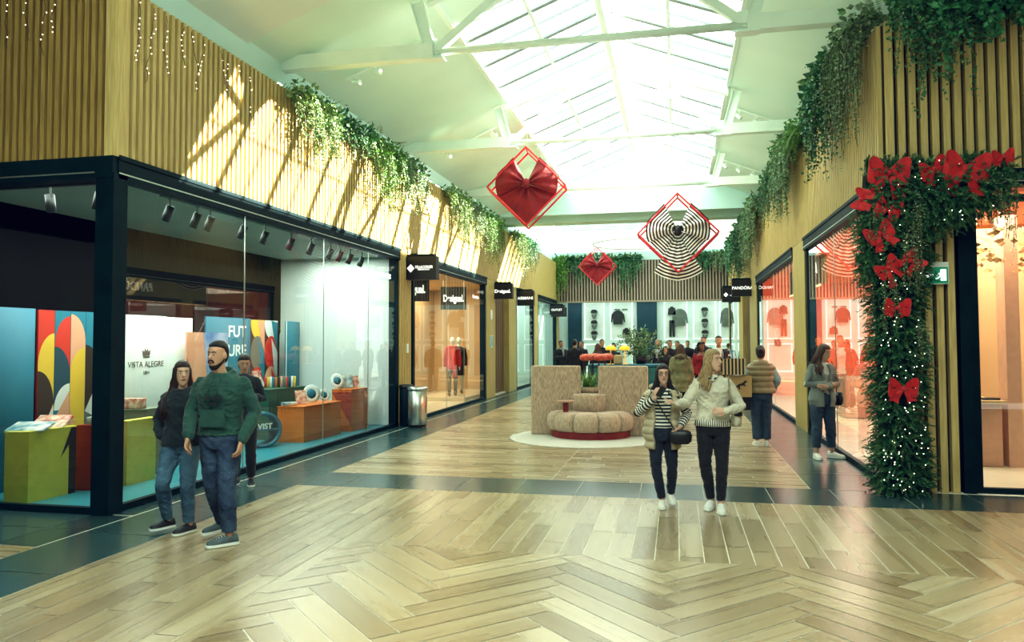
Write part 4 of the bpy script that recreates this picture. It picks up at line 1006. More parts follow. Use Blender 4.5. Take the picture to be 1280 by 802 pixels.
# ================================================================ foliage
def leafmat(name, c, c2, rough=.45):
    m = mat(name, c, rough, noise_amt=.5, nscale=14, color2=c2)
    b = m.node_tree.nodes['Principled BSDF']; b.inputs['Transmission Weight'].default_value = 0
    return m
M['ivy'] = leafmat('ivy_leaf', (.18,.33,.12), (.05,.15,.055)); M['ivylight'] = leafmat('variegated_leaf', (.42,.52,.22), (.10,.24,.07))
M['darkleaf'] = leafmat('dark_glossy_leaf', (.07,.25,.11), (.025,.11,.055), .34); M['greyleaf'] = leafmat('grey_green_leaf', (.32,.44,.26), (.11,.21,.11))
M['bright'] = leafmat('bright_leaf', (.20,.40,.05), (.07,.2,.03)); M['stem'] = mat('plant_stem', (.10,.09,.03), .7, noise_amt=.2)
M['pine'] = leafmat('pine_needle', (.05,.20,.07), (.012,.075,.04), .5); M['pinelight'] = leafmat('light_pine_needle', (.13,.27,.10), (.04,.13,.05), .5)
M['monst'] = leafmat('monstera_leaf', (.08,.33,.13), (.03,.16,.07), .34)
def rv(s=1): return V((R.gauss(0,s), R.gauss(0,s), R.gauss(0,s)))
def leaf(b, p, d, n, L, W, mi=0, fold=.25):
    d = d.normalized(); s = d.cross(n)
    if s.length < 1e-3: s = d.cross(V((1,0,0)))
    s.normalize(); n = s.cross(d)
    a = p+d*L*.42
    b.poly([p, a-s*W/2+n*L*fold*.3, p+d*L-n*L*.1], mi=mi); b.poly([p, p+d*L-n*L*.1, a+s*W/2+n*L*fold*.3], mi=mi)
def vine(b, p, out, L, lw, ll, step, mi=0, spread=.05, stem_mi=None):
    """hanging vine from p: first out, then down"""
    q = V(p); d = V(out).normalized()*.8+V((0,0,.45)); pts = [q.copy()]
    n = int(L/step); sway = rv(.25); sway.z = 0
    for i in range(n):
        f = i/n
        d = (d*.86+V((0,0,-.25))+sway*.03+rv(.05)).normalized()
        q = q+d*step; 
        if i % 5 == 0: pts.append(q.copy())
        for s_ in range(2):
            ld = rv(.6)+V(out)*.5+V((0,0,-.35)); w_ = 1-.45*f
            leaf(b, q+rv(spread*.4), ld, rv(.5)+V(out), ll*w_*R.uniform(.7,1.25), lw*w_*R.uniform(.7,1.2), mi if R.random() < .8 else (mi+1) % 2)
    if len(pts) > 1: b.tube(pts, .004, 3, cap=False, mi=2)
def frond(b, p, d, L, ll, lw, mi=0, n=14):
    q = V(p); d = V(d).normalized()
    for i in range(n):
        d = (d+V((0,0,-.09))).normalized(); q = q+d*L/n
        s = d.cross(V((0,0,1))).normalized() if abs(d.z) < .98 else V((1,0,0)); k = math.sin(PI*(i+1.5)/(n+2))
        for sg in (-1,1): leaf(b, q, s*sg+d*.5+V((0,0,-.2)), V((0,0,1)), ll*k, lw, mi)
def blade(b, p, d, L, W, mi=0, n=5, droop=.22):
    q = V(p); d = V(d).normalized(); s = d.cross(V((0,0,1)))
    s = s.normalized() if s.length > .01 else V((1,0,0)); pv = (q-s*W/2, q+s*W/2)
    for i in range(n):
        d = (d+V((0,0,-droop))).normalized(); q = q+d*L/n; w_ = W*(1-(i+1)/n)*.9+.001
        c = (q-s*w_/2, q+s*w_/2); b.poly([pv[0], pv[1], c[1], c[0]], mi=mi); pv = c
def bigleaf(b, p, d, n, L, mi=0):
    """split monstera leaf"""
    d = V(d).normalized(); s = d.cross(V(n)).normalized(); n = s.cross(d)
    for sg in (-1,1):
        for k in range(5):
            a = p+d*L*(k*.18); w_ = L*.52*math.sin(PI*(k+1.1)/6.2)**.7
            b.poly([a, a+d*L*.13+s*sg*w_*.5+n*L*.06, a+d*L*(.10-.03*k)+s*sg*w_, a+d*L*.20+s*sg*w_*.9-n*.01, a+d*L*.17], mi=mi)
    b.tube([p-d*L*.5-V((0,0,.1)), p, p+d*L*.9], .006, 4, mi=2)
def shrub(name, a, bpt, out, n, Lr, kind, mats, label, group=None, top=.34, ll=.06, lw=.045, step=.045, extra=None):
    """hanging planting along a wall top from a to bpt"""
    a, bpt, out = V(a), V(bpt), V(out)
    if out.x > .5: a.z -= .10; bpt.z -= .10; Lr = (Lr[0]*1.15, Lr[1]*1.15); top = .22
    t = thing('hanging_plant', label, 'hanging plant', tuple((a+bpt)/2), 0, group)
    o0 = (a+bpt)/2; b = MB()
    n = int(n*1.7); Lr = (Lr[0]*1.1, Lr[1]*1.2)
    for i in range(n):
        f = R.random(); p = a.lerp(bpt, f)-o0+V((0,0,R.uniform(-.05,.1)))+out*R.uniform(-.05,.12)
        env = .55+.45*math.sin(PI*min(1,max(0,f)))
        vine(b, p, out+rv(.3), R.uniform(*Lr)*env*(1 if R.random() < .8 else 1.25), lw, ll, step)
    nt = int((bpt-a).length*150*(top+.1)*3)
    for i in range(nt):  # leafy mound on top
        p = a.lerp(bpt, R.random())-o0+out*R.uniform(-.12,.36)+V((0,0,R.uniform(-.12,top)*R.uniform(.5,1)))
        leaf(b, p, rv(.6)+out*.5+V((0,0,.3)), rv(1), ll*1.7*R.uniform(.6,1.3), lw*1.6, R.randint(0,1))
    if kind == 'fern':
        for i in range(12): frond(b, a.lerp(bpt, R.random())-o0, out*R.uniform(.2,1)+rv(.5)+V((0,0,.8)), R.uniform(.35,.6), .11, .03, 0)
    if kind == 'spiky':
        for i in range(26): blade(b, a.lerp(bpt, R.random())-o0, out*R.uniform(.1,.8)+rv(.4)+V((0,0,1)), R.uniform(.3,.55), .06, 0)
    if kind == 'grass':
        for i in range(160): blade(b, a.lerp(bpt, R.random())-o0+V((0,0,.05)), out+rv(.3)+V((0,0,.5)), R.uniform(.5,1.0), .018, 0, 7, .35)
    if kind == 'monstera':
        for i in range(30): bigleaf(b, a.lerp(bpt, R.random())-o0+out*R.uniform(0,.25)+V((0,0,R.uniform(-.1,.35))), out*.8+rv(.5)+V((0,0,.1)), V((0,0,1))+out*.6, R.uniform(.26,.42), R.randint(0,1))
    b.build('foliage', mats, t)
    return t
TZ2 = TZ+.0
oL = (1,0,0); oR = (-1,0,0); oF = (0,-1,0)
V_IVY = [M['ivylight'], M['ivy'], M['stem']]; V_DK = [M['darkleaf'], M['ivy'], M['stem']]; V_GR = [M['greyleaf'], M['ivy'], M['stem']]; V_BR = [M['bright'], M['ivy'], M['stem']]
XLp = XL+.07; XRp = XR-.03
shrub('p', (XLp,10.4,TZ2), (XLp,11.7,TZ2), oL, 46, (.5,1.05), '', V_IVY, 'light variegated ivy hanging at the near end of the left row of plants')
shrub('p', (XLp,11.7,TZ2), (XLp,13.2,TZ2), oL, 26, (.25,.55), 'spiky', V_DK, 'dark spiky bromeliad plant above the left wall, second in its row')
shrub('p', (XLp,13.0,TZ2), (XLp,14.8,TZ2), oL, 44, (.5,1.2), 'fern', V_BR, 'green fern and long trailing creeper in the middle of the first left group')
shrub('p', (XLp,14.6,TZ2), (XLp,16.3,TZ2), oL, 44, (.4,1.0), '', V_GR, 'grey-green creeper at the far end of the first left group')
shrub('p', (XLp,18.3,TZ2), (XLp,20.0,TZ2), oL, 46, (.6,1.15), '', V_IVY, 'pale ivy curtain at the near end of the second left group of plants')
shrub('p', (XLp,20.0,TZ2), (XLp,21.6,TZ2), oL, 34, (.4,.9), 'spiky', V_GR, 'grey bushy plant in the middle of the second left group')
shrub('p', (XLp,21.6,TZ2), (XLp,24.1,TZ2), oL, 56, (.6,1.4), '', V_BR, 'bright green trailing plant ending the second left group')
shrub('p', (XLp,26.2,TZ2), (XLp,28.0,TZ2), oL, 36, (.7,1.3), '', V_IVY, 'pale creeper starting the third left group near the slanting sun streaks')
shrub('p', (XLp,28.0,TZ2), (XLp,30.2,TZ2), oL, 36, (.5,1.1), 'spiky', V_DK, 'dark leafy plant ending the third left group')
# right wall
XF = 9.85
shrub('p', (2.62,XF,TZ2+.15), (3.35,XF,TZ2+.05), oF, 40, (.5,1.15), '', V_DK, 'dark small-leaved ivy hanging over the right corner slats, its strands the longest', ll=.07, lw=.06)
shrub('p', (2.95,XF,TZ2+.1), (3.95,XF,TZ2-.02), oF, 14, (.4,.9), 'monstera', [M['monst'], M['darkleaf'], M['stem']], 'cluster of split monstera leaves above the wide slats', ll=.11, lw=.10, step=.08)
shrub('p', (3.75,XF,TZ2-.1), (5.0,XF,TZ2-.12), oF, 20, (.15,.45), 'fern', V_DK, 'dark fern clump at the top right corner above the slats')
shrub('p', (XRp,9.95,TZ2+.1), (XRp,11.3,TZ2+.1), oR, 46, (.8,1.5), 'fern', V_GR, 'grey-green trailing creeper rounding the right corner, topped by a fern frond', ll=.055)
shrub('p', (XRp,11.3,TZ2+.1), (XRp,13.4,TZ2+.1), oR, 60, (.7,1.3), 'fern', V_DK, 'big dark ivy curtain on the right wall next after the corner creeper', ll=.08, lw=.07)
shrub('p', (XRp,14.8,TZ2+.05), (XRp,15.7,TZ2+.05), oR, 14, (.3,.6), 'grass', V_BR, 'tuft of long bright grass hanging from the right wall')
shrub('p', (XRp,15.5,TZ2), (XRp,17.8,TZ2+.1), oR, 64, (.7,1.3), '', V_GR, 'bushy grey-green plant on the right wall beyond the grass tuft', ll=.075, lw=.06)
shrub('p', (XRp,17.8,TZ2), (XRp,20.2,TZ2), oR, 56, (.5,1.1), 'fern', V_DK, 'dark drooping plant on the right wall above the second pillar')
shrub('p', (XRp,22.4,TZ2), (XRp,25.6,TZ2), oR, 70, (.8,1.5), 'grass', V_GR, 'long grassy creeper on the right wall above the PANDORA shop', ll=.085, lw=.06)
shrub('p', (XRp,26.0,TZ2), (XRp,29.2,TZ2), oR, 64, (.9,1.7), '', V_DK, 'dark green curtain of leaves just above the projecting PANDORA sign', ll=.09, lw=.07)
shrub('p', (XRp,29.6,TZ2), (XRp,33.6,TZ2), oR, 60, (.6,1.2), '', V_DK, 'farthest dark creeper on the right wall', ll=.10, lw=.08)
# end wall
for i, (x0, x1, L0, L1, mt, lab) in enumerate(((-6.0,-5.3,.9,1.9,V_BR,'long bright creeper hanging in the left corner of the end wall'), (-5.3,-3.9,.4,1.2,V_DK,'dark creeper on the end wall left of the small red bow'), (-3.9,-2.9,.4,.8,V_GR,'creeper on the end wall directly behind the small red bow'),
        (-2.9,-1.7,.4,1.5,V_DK,'dark creeper on the end wall right of the small red bow'), (.2,1.6,.3,1.1,V_DK,'dark creeper on the end wall behind the striped bow tail'), (1.6,2.8,.3,.8,V_GR,'creeper in the right corner of the end wall'))):
    shrub('p', (x0,37.85,5.75), (x1,37.85,5.75), oF, 40, (L0,L1), '', mt, lab, ll=.11, lw=.09, step=.07)

# planter behind the sofa
t = thing('potted_plant', 'green and white striped leafy plant in the middle of the sofa', 'plant', (-1.68, 14.86, .80))
MB().lathe([(.2,0),(.26,.0),(.28,.10),(.25,.10)], n=24).build('planter_pot', M['tweed'], t, True)
b = MB()
for i in range(90): blade(b, (R.uniform(-.12,.12),R.uniform(-.1,.1),.08), rv(.5)+V((0,0,1)), R.uniform(.25,.48), .045, R.randint(0,1), 5, .2)
b.build('leaves', [M['bright'], M['ivylight']], t)
t = thing('potted_tree', 'tall loose leafy plant on the teal bench behind the right back panel', 'plant', (-.9, 19.85, 1.2))
MB().lathe([(.12,0),(.15,.2),(.13,.2)], n=20).build('planter_pot', M['black'], t, True)
b = MB()
for i in range(26):
    d = rv(.55)+V((0,0,.9)); b.tube([(0,0,.15), d.normalized()*.35+V((0,0,.2)), d.normalized()*.7+V((0,0,.15))], .005, 3, mi=2)
    for k in range(26): leaf(b, d.normalized()*R.uniform(.2,.75)+V((0,0,.18))+rv(.04), rv(1), rv(1), .11, .04, R.randint(0,1))
b.build('leaves', V_GR, t)

# ================================================================ christmas garland on the right corner
def sprig(b, p, d, L, nn, mi, nl=.05, w_=.006):
    d = V(d).normalized(); q = V(p); pts = [q.copy()]
    s = d.orthogonal().normalized(); u = d.cross(s)
    for i in range(nn):
        f = i/nn; a = R.uniform(0, 2*PI); c = q+d*L*f+V((0,0,-.06*f*f*L*4))
        nd = (s*math.cos(a)+u*math.sin(a))*.8+d*.7
        e = c+nd.normalized()*nl*R.uniform(.7,1.1)*(1-.3*f); t2 = nd.cross(d).normalized()*w_
        b.poly([c-t2, c+t2, e], mi=mi)
gcx, gcy = 2.53, 9.70
t = thing('christmas_garland', 'thick lit pine garland climbing the right corner and turning along the shop header', 'garland', (gcx, gcy, 0))
b = MB(); br = MB()
def put(px, py, pz, out, k=1.0, li=None):
    mi = (0 if R.random() < .60 else 1)
    sprig(b, (px,py,pz), V(out)+rv(.45), R.uniform(.12,.24)*k, 34, mi, .05*k, .0065*k)
core = MB()
core.loft([(0,0.02,0,.16,.12),(0,0.02,1.2,.18,.12),(-.02,0.0,2.4,.22,.14),(-.03,0,3.2,.34,.18),(-.03,0,3.75,.30,.16)], 16)
core.tube([(-.1,-.02,3.5),(.5,-.02,3.55),(1.05,-.02,3.62)], [(.30,.26),(.26,.2),(.16,.12)], 12)
core.build('dark_core', mat('garland_core', (.008,.03,.018), .9, noise_amt=.4), t)
for i in range(1500):
    z = R.uniform(.02, 3.0); a = R.uniform(PI*.85, PI*2.15); rr = .18+.03*math.sin(z*5)+(.06 if z > 2.2 else 0)
    o_ = V((math.cos(a), math.sin(a)*.8, -.15))
    put(rr*math.cos(a)*1.02, .02+.14*math.sin(a), z, o_)
for i in range(1000):
    f = R.random(); x = -.34+1.5*f; rr = .34-.16*f; a = R.uniform(0, 2*PI)
    z = 3.50+.1*f+rr*math.sin(a)*.9*(1.2 if a > PI else 1); o_ = V((R.uniform(-.4,.4), -.8, math.sin(a)))
    put(x, -.06-.14*abs(math.cos(a)), z, o_, 1.15)
for i in range(420):
    z = R.uniform(2.6, 3.4); x = -.42+R.random()*.55; put(x, -.12, z, V((R.uniform(-.9,.3), -.8, -.2)), 1.1)
for i in range(110):  # triangle below header
    x = .2+R.random()*.55; z = 3.35-R.random()*(.75-x)*.9; put(x, -.08, z, V((R.uniform(-.3,.5), -.7, -.6)), 1.1)
for i in range(60): blade(b, (.82+R.gauss(0,.13), -.1, 3.7), rv(.45)+V((.1,-.3,1)), R.uniform(.25,.42), .022, 1, 6, .25)
b.build('pine_sprigs', [M['pine'], M['pinelight']], t)
b = MB()
for (x, z, L) in ((-.22,3.55,.8),(.18,3.5,1.3),(.05,3.0,.9),(.2,1.95,.6),(-.16,2.6,.9),(1.02,3.6,.7),(1.16,3.62,1.0),(-.3,3.4,.7),(.14,3.2,1.1)):
    for k in range(4): vine(b, (x+R.gauss(0,.03), -.18, z), (0,-.4,0), L*R.uniform(.7,1), .022, .028, .022)
b.build('trailing_strands', [M['greyleaf'], M['pinelight'], M['stem']], t)
b = MB()
for i in range(170):
    z = R.uniform(.05, 3.9)
    if z < 3.0: x = R.uniform(-.24,.24); y = -.20-R.random()*.05
    else: x = R.uniform(-.35,1.1); z = R.uniform(3.1,3.85); y = -.27-R.random()*.06
    b.ellip((x,y,z), (.006,.006,.006), nu=6, nv=4)
tag(b.build('fairy_lights', M['fairy'], t), kind='stuff')
# red bows on the garland
def ribbon_bow(loc, S, rx, rz, label, tl=.5):
    t = thing('ribbon_bow', label, 'bow', loc, 0, None); t.rotation_euler = (0, rx, rz)
    for s in (-1,1):
        for e in (0,1):
            pass
        b = MB(); rows = []
        n = 12
        for i in range(n+1):  # loop: closed ribbon curve in XZ plane, width along Y
            a = i/n*2*PI; r_ = math.sin(a/2)
            x = s*S*.55*r_**1.0*abs(math.cos((a-PI)/2.6)); z = S*.17*math.sin(a)*r_*1.6+ S*.05*r_
            wv = S*(.10+.13*r_)
            rows.append([V((x, -.02-S*.1*r_-wv*.25*k, z+wv*(k)*.9)) for k in (-1,-.5,0,.5,1)])
        b.grid(rows); b.build('bow_loop', M['redribbon'], t, True)
        b = MB(); rows = []
        for i in range(9):
            f = i/8; x = s*S*(.04+.30*f); z = -S*tl*f*1.3; wv = S*(.05+.10*f)
            rows.append([V((x+wv*k*1.2, -.03-S*.06*math.sin(f*5+k), z+wv*k*.35*s-(0 if i < 8 else S*.05*abs(k)))) for k in (-1,-.4,.4,1)])
        b.grid(rows); b.build('ribbon_tail', M['redribbon'], t, True)
    MB().ellip((0,-.05,0), (S*.09,S*.08,S*.10)).build('knot', M['redribbon'], t, True)
M['redribbon'] = mat('red_velvet_ribbon', (.66,.012,.012), .6, noise_amt=.25, nscale=18, sheen=.4)
for (px, pz, S, rx, rz, tl, lab) in [(q[0]-.03, q[1], q[2]*.88, *q[3:]) for q in (
    (2.44, 3.72, .46, .1, -.1, .55, 'big red velvet bow on the upper left shoulder of the garland'),
    (2.90, 3.73, .34, -.4, .2, .4, 'red bow at the middle of the header garland'),
    (3.24, 3.72, .50, .15, 0, .5, 'wide red bow on the right part of the header garland'),
    (3.62, 3.83, .24, -.1, 0, .3, 'small red bow at the right end of the header garland'),
    (2.42, 3.30, .30, .3, .1, .35, 'red bow just below the big shoulder bow'),
    (2.33, 3.02, .32, -.5, -.2, .5, 'tilted red bow at the left bulge of the garland'),
    (2.16, 3.42, .26, -1.2, -.6, .4, 'red bow folded sideways at the far left edge of the garland'),
    (2.40, 2.62, .30, -.7, .1, .6, 'drooping red bow left of the exit sign'),
    (2.68, 2.70, .26, .9, .2, .5, 'red bow with long tail nearest the exit sign'),
    (2.49, 2.16, .30, .05, 0, .25, 'red bow at the middle of the garland column'),
    (2.53, 1.24, .34, 0, .1, .35, 'lowest red bow on the garland column'))]:
    ribbon_bow((px, 9.42, pz), S, rx, rz, lab, tl)
# dark star leaves on column
# ================================================================ fairy light strings on the left slats
def lights(a, bpt, out, label, n, drop):
    a, bpt, out = V(a), V(bpt), V(out)
    t = thing('fairy_light_string', label, 'string lights', tuple(a), 0, 'fairy light strings on the left slatted walls')
    wb, lb = MB(), MB()
    for i in range(n):
        p = a.lerp(bpt, (i+R.random()*.6)/n)-a+out*.025; q = p.copy(); pts = [q.copy()]; L = R.uniform(*drop)
        for k in range(int(L/.06)):
            q = q+V((0,0,-.06))+(bpt-a).normalized()*R.uniform(-.035,.035); pts.append(q.copy())
            if R.random() < .55: lb.ellip(q+out*.012+rv(.008), (.0065,.0065,.0065), nu=6, nv=4)
        wb.tube(pts, .0035, 4, cap=False)
    wb.build('cable', M['wire'], t); tag(lb.build('bulbs', M['fairy'], t), kind='stuff')
lights((-8.2,YL-.06,5.75), (-6.1,YL-.06,5.75), (0,-1,0), 'string of tiny warm lights on the front slats at the top left', 9, (.3,1.0))
lights((XL+.06,7.15,5.6), (XL+.06,9.6,5.6), (1,0,0), 'string of tiny warm lights on the side slats before the first hanging plant', 10, (.4,1.1))
# ================================================================ people
def cloth(name, c, c2=None, rough=.85, b=.9, bs=9, na=.25, ns=6, stretch=(1,1,1)): return mat(name, c, rough, noise_amt=na, nscale=ns, color2=c2, bump=b, bscale=bs, sheen=.15)
SK = {'a': mat('skin_olive', (.50,.29,.19), .5, noise_amt=.12, nscale=7), 'b': mat('skin_light', (.60,.38,.28), .5, noise_amt=.12, nscale=7), 'c': mat('skin_brown', (.20,.10,.06), .5, noise_amt=.12, nscale=7)}
M['lip'] = mat('lip_red', (.42,.12,.10), .45, noise_amt=.1); M['eyew'] = mat('eye_white', (.42,.40,.37), .3, noise_amt=.02); M['iris'] = mat('dark_iris', (.02,.012,.008), .2, noise_amt=.1)
HAIR = {k: mat('hair_'+k, c, .42, noise_amt=.6, nscale=30, stretch=(6,6,.7), color2=d, bump=.5, bscale=60, bstretch=(8,8,.6)) for k, c, d in (('black',(.018,.014,.012),(.006,.005,.005)),('darkbrown',(.055,.028,.018),(.014,.008,.006)),('brown',(.12,.055,.03),(.04,.02,.012)),('blonde',(.55,.40,.20),(.16,.09,.04)),('grey',(.4,.4,.38),(.2,.2,.2)))}
def handmb(b, w, d, n, side, curl=.35, spread=.0, L=.18, pointing=False):
    """palm and five fingers; w wrist, d finger direction, n palm normal (side the fingers curl to)"""
    w, d, n = V(w), V(d).normalized(), V(n); n = (n-d*n.dot(d)).normalized(); s = d.cross(n)*side  # towards the thumb
    k = L/.18; rows = []
    for f, a, c in ((-.01,.026,.022),(.02,.030,.019),(.055,.040,.017),(.085,.041,.015),(.098,.036,.012)):
        rows.append([w+d*f*k+s*a*k*math.cos(2*PI*j/10)+n*c*k*math.sin(2*PI*j/10) for j in range(10)])
    b.grid(rows, closed=True, cap=True)
    for i, (o, l) in enumerate(((.029,.072),(.010,.080),(-.010,.074),(-.028,.058))):
        cu = curl if not (pointing and i == 0) else .02
        if pointing and i > 0: cu = .95
        p = w+d*.090*k+s*o*k; dd = (d+s*o*spread*8).normalized(); pts = [p-d*.02*k, p]
        for q in range(3):
            ax = dd*math.cos(cu*(.6+.3*q))+n*math.sin(cu*(.6+.3*q)); dd = ax.normalized(); p = p+dd*l*k*(.44,.31,.25)[q]; pts.append(p)
        b.tube(pts, [.0095*k,.0095*k,.009*k,.0082*k,.0068*k], 8)
    p = w+d*.02*k+s*.022*k; pts = [p, p+(d*.6+s*.75)*.035*k+n*.008*k, p+(d*.6+s*.75)*.035*k+(d*.9+s*.25+n*.35)*.032*k, p+(d*.6+s*.75)*.035*k+(d*.9+s*.1+n*.5)*.056*k]
    b.tube(pts, [.014*k,.0125*k,.011*k,.008*k], 8)
def person(P):
    H = P['H']; k = H/1.75; f = P.get('sex', 'f') == 'f'; vox = P.get('vox', .009); wd = P.get('w', 1.0)
    t = thing('person', P['label'], 'person', (P['x'], P['y'], P.get('z', 0)), math.radians(P.get('rz', 0)), P.get('group'))
    Sc = Matrix.Scale(k, 4); skin = SK[P.get('skin', 'a')]
    sh = (.148 if f else .178)*wd; hip = .085
    lean = V((*P.get('lean', (0,0)), 0))
    def ln(p): p = V(p); return p+lean*max(0, (p.z-.95)/.6)
    J = {}
    for sx, s in ((-1,'R'),(1,'L')):
        J['sh'+s] = ln((sx*sh, .01, 1.382))
        e, w_ = P.get('arm'+s, ((sx*(sh+.05), .03, 1.13), (sx*(sh+.06), -.05, .89)))
        J['el'+s] = ln(e); J['wr'+s] = ln(w_)
        kn, an = P.get('leg'+s, ((sx*.10, -.02, .50), (sx*.10, .02, .09)))
        J['hp'+s] = V((sx*hip, 0, .92)); J['kn'+s] = V(kn); J['an'+s] = V(an)
    hy, hp_ = math.radians(P.get('hyaw', 0)), math.radians(P.get('hpitch', 0))
    hc = ln((0, -.015, 1.635))+V(P.get('hoff', (0,0,0)))
    HM = Matrix.Translation(hc) @ Matrix.Rotation(hy, 4, 'Z') @ Matrix.Rotation(hp_, 4, 'X')
    TM = Matrix.Rotation(math.radians(P.get('tyaw', 0)), 4, 'Z')
    tor = [(.82,.13,.10,0),(.90,.168,.118,0),(1.0,.155 if f else .158,.108,0),(1.09,.128 if f else .148,.098,0),(1.2,.142 if f else .160,.105,0),(1.30,.158 if f else .178,.118 if f else .115,-.01),(1.38,.160 if f else .185,.100,0),(1.44,.115,.075,.01),(1.48,.06,.06,.01)]
    def torso(b, inf, z0, z1, flare=0, tor=tor, squash=None):
        secs = []
        zs = [z0]+[s[0] for s in tor if z0+.02 < s[0] < z1-.02]+[z1]
        for z in zs:
            q = min(range(len(tor)-1), key=lambda i: 0 if tor[i][0] <= z <= tor[i+1][0] else 9+abs(tor[i][0]-z)); a, c = tor[q], tor[q+1]
            u = max(0, min(1, (z-a[0])/(c[0]-a[0]))); rx = a[1]+(c[1]-a[1])*u; ry = a[2]+(c[2]-a[2])*u; cy = a[3]+(c[3]-a[3])*u
            fl = flare*max(0, (1.05-z))
            l = ln((0,0,z)); secs.append((l.x, l.y+cy, z, rx*wd+inf+fl, ry*(1+(wd-1)*.8)+inf+fl*.8))
        b.loft(secs, 24); return b
    # --- skin body, one continuous surface
    b = MB(); torso(b, -.01, .90, 1.48)
    hd = MB()
    jw = 1 if f else 1.06
    hd.loft([(0,-.058,-.122,.018,.016),(0,-.052,-.112,.032*jw,.030),(0,-.038,-.09,.046*jw,.050),(0,-.022,-.06,.056*jw,.070),(0,-.008,-.02,.064*jw,.085),(0,0,.02,.070,.093),(0,.004,.055,.071,.093),(0,.008,.085,.062,.082),(0,.01,.105,.045,.062),(0,.01,.12,.02,.03)], 22)
    hd.tube([(0,-.082,.025),(0,-.094,.005),(0,-.108,-.018),(0,-.100,-.032)], [.008,.011,.0155,.011], 8)
    hd.tube([(-.018,-.088,-.052),(0,-.095,-.050),(.018,-.088,-.052)], .010, 6)
    hd.tube([(-.04,-.072,.038),(0,-.088,.040),(.04,-.072,.038)], .009, 6)
    for s in (-1,1): hd.ellip((s*.073,.008,-.005), (.012,.02,.030), nu=8, nv=6)
    hd.xform(HM); b.join(hd)
    b.tube([ln((0,.015,1.42)), hc+V((0,.012,-.12)), hc+V((0,.012,-.04))], [.060 if not f else .054,.050 if f else .058,.05], 14)
    for s, sx in (('R',-1),('L',1)):
        b.capsule([J['sh'+s], J['sh'+s].lerp(J['el'+s],.5), J['el'+s], J['el'+s].lerp(J['wr'+s],.35), J['wr'+s]], (.052,.046,.037,.038,.027), 12)
        dd, nn, cu = P.get('hand'+s, (None, None, .35)); dd = V(dd) if dd else (J['wr'+s]-J['el'+s]); nn = V(nn) if nn else V((-sx, -.3, 0))
        if P.get('hands', True) and not (P.get('pocket'+s)): handmb(b, J['wr'+s], dd, nn, sx if P.get('flip'+s) is None else -sx, cu, P.get('spread',0), .185 if not f else .17, P.get('point'+s, False))
        b.capsule([J['hp'+s], J['hp'+s].lerp(J['kn'+s],.5), J['kn'+s], J['kn'+s].lerp(J['an'+s],.3), J['an'+s]], (.088,.075,.054,.054,.036), 12)
        toe = V((math.sin(math.radians(P.get('toe'+s, sx*12))), -math.cos(math.radians(P.get('toe'+s, sx*12))), 0))
        J['toe'+s] = toe; b.capsule([J['an'+s]+V((0,0,-.04)), J['an'+s]+toe*.11+V((0,0,-.055))], (.036,.026), 8)
    b.xform(Sc); body = remesh(b, 'body', skin, vox*.72, t, 3)
    # --- face details
    def hpart(mb, name, m, smooth=True): mb.xform(HM); mb.xform(Sc); return mb.build(name, m, t, smooth)
    if P.get('face', True):
        for s in (-1,1):
            e = MB().ellip((s*.029,-.0765,.012), (.013,.010,.0058), nu=12, nv=8); e = hpart(e, 'eye', M['eyew'])
            i_ = MB().ellip((s*.029,-.0845,.012), (.0060,.004,.0058), nu=10, nv=6); i_.xform(HM); i_.xform(Sc); i_.build('iris', M['iris'], e, True)
            hpart(MB().tube([(s*.012,-.0885,.030),(s*.028,-.0865,.037),(s*.047,-.074,.030)], [.0035,.0045,.0025], 6), 'eyebrow', HAIR[P.get('brow', 'black')])
        hpart(MB().tube([(-.023,-.086,-.053),(-.01,-.0985,-.050),(0,-.1005,-.0515),(.01,-.0985,-.050),(.023,-.086,-.053)], [.003,.0062,.006,.0062,.003], 8), 'lips', M['lip'])
    # --- hair
    hk = P.get('hair', ('short','black',0)); hm = HAIR[hk[1]]; b = MB()
    if hk[0] == 'short':
        b.loft([(0,.058,-.07,.03,.025),(0,.056,-.045,.052,.036),(0,.052,0,.067,.044),(0,.040,.028,.0735,.064),(0,.027,.054,.0765,.075),(0,.008,.084,.073,.090),(0,.004,.1,.064,.083),(0,.008,.122,.042,.06),(0,.01,.132,.018,.03)], 22)
    else:
        b.loft([(0,.055,-.10,.05,.035),(0,.045,-.05,.074,.058),(0,.035,0,.081,.072),(0,.024,.045,.083,.086),(0,.008,.078,.078,.094),(0,.006,.103,.066,.085),(0,.008,.126,.042,.06),(0,.01,.136,.018,.03)], 22)
    if P.get('beard'):
        bd = MB()
        bd.loft([(0,-.058,-.127,.020,.018),(0,-.053,-.114,.036,.032),(0,-.040,-.092,.0500,.0515),(0,-.022,-.066,.0600,.0600),(0,-.002,-.042,.066,.040),(0,.004,-.01,.0685,.014)], 20)
        bd.tube([(-.028,-.086,-.062),(-.022,-.093,-.042),(0,-.100,-.038),(.022,-.093,-.042),(.028,-.086,-.062)], .007, 6); hpart(bd, 'beard', hm)
    rr = random.Random(hash(P['label']) % 1000 if False else len(P['label'])*7+3)
    Lh = hk[2]; b.xform(HM)
    st = MB()
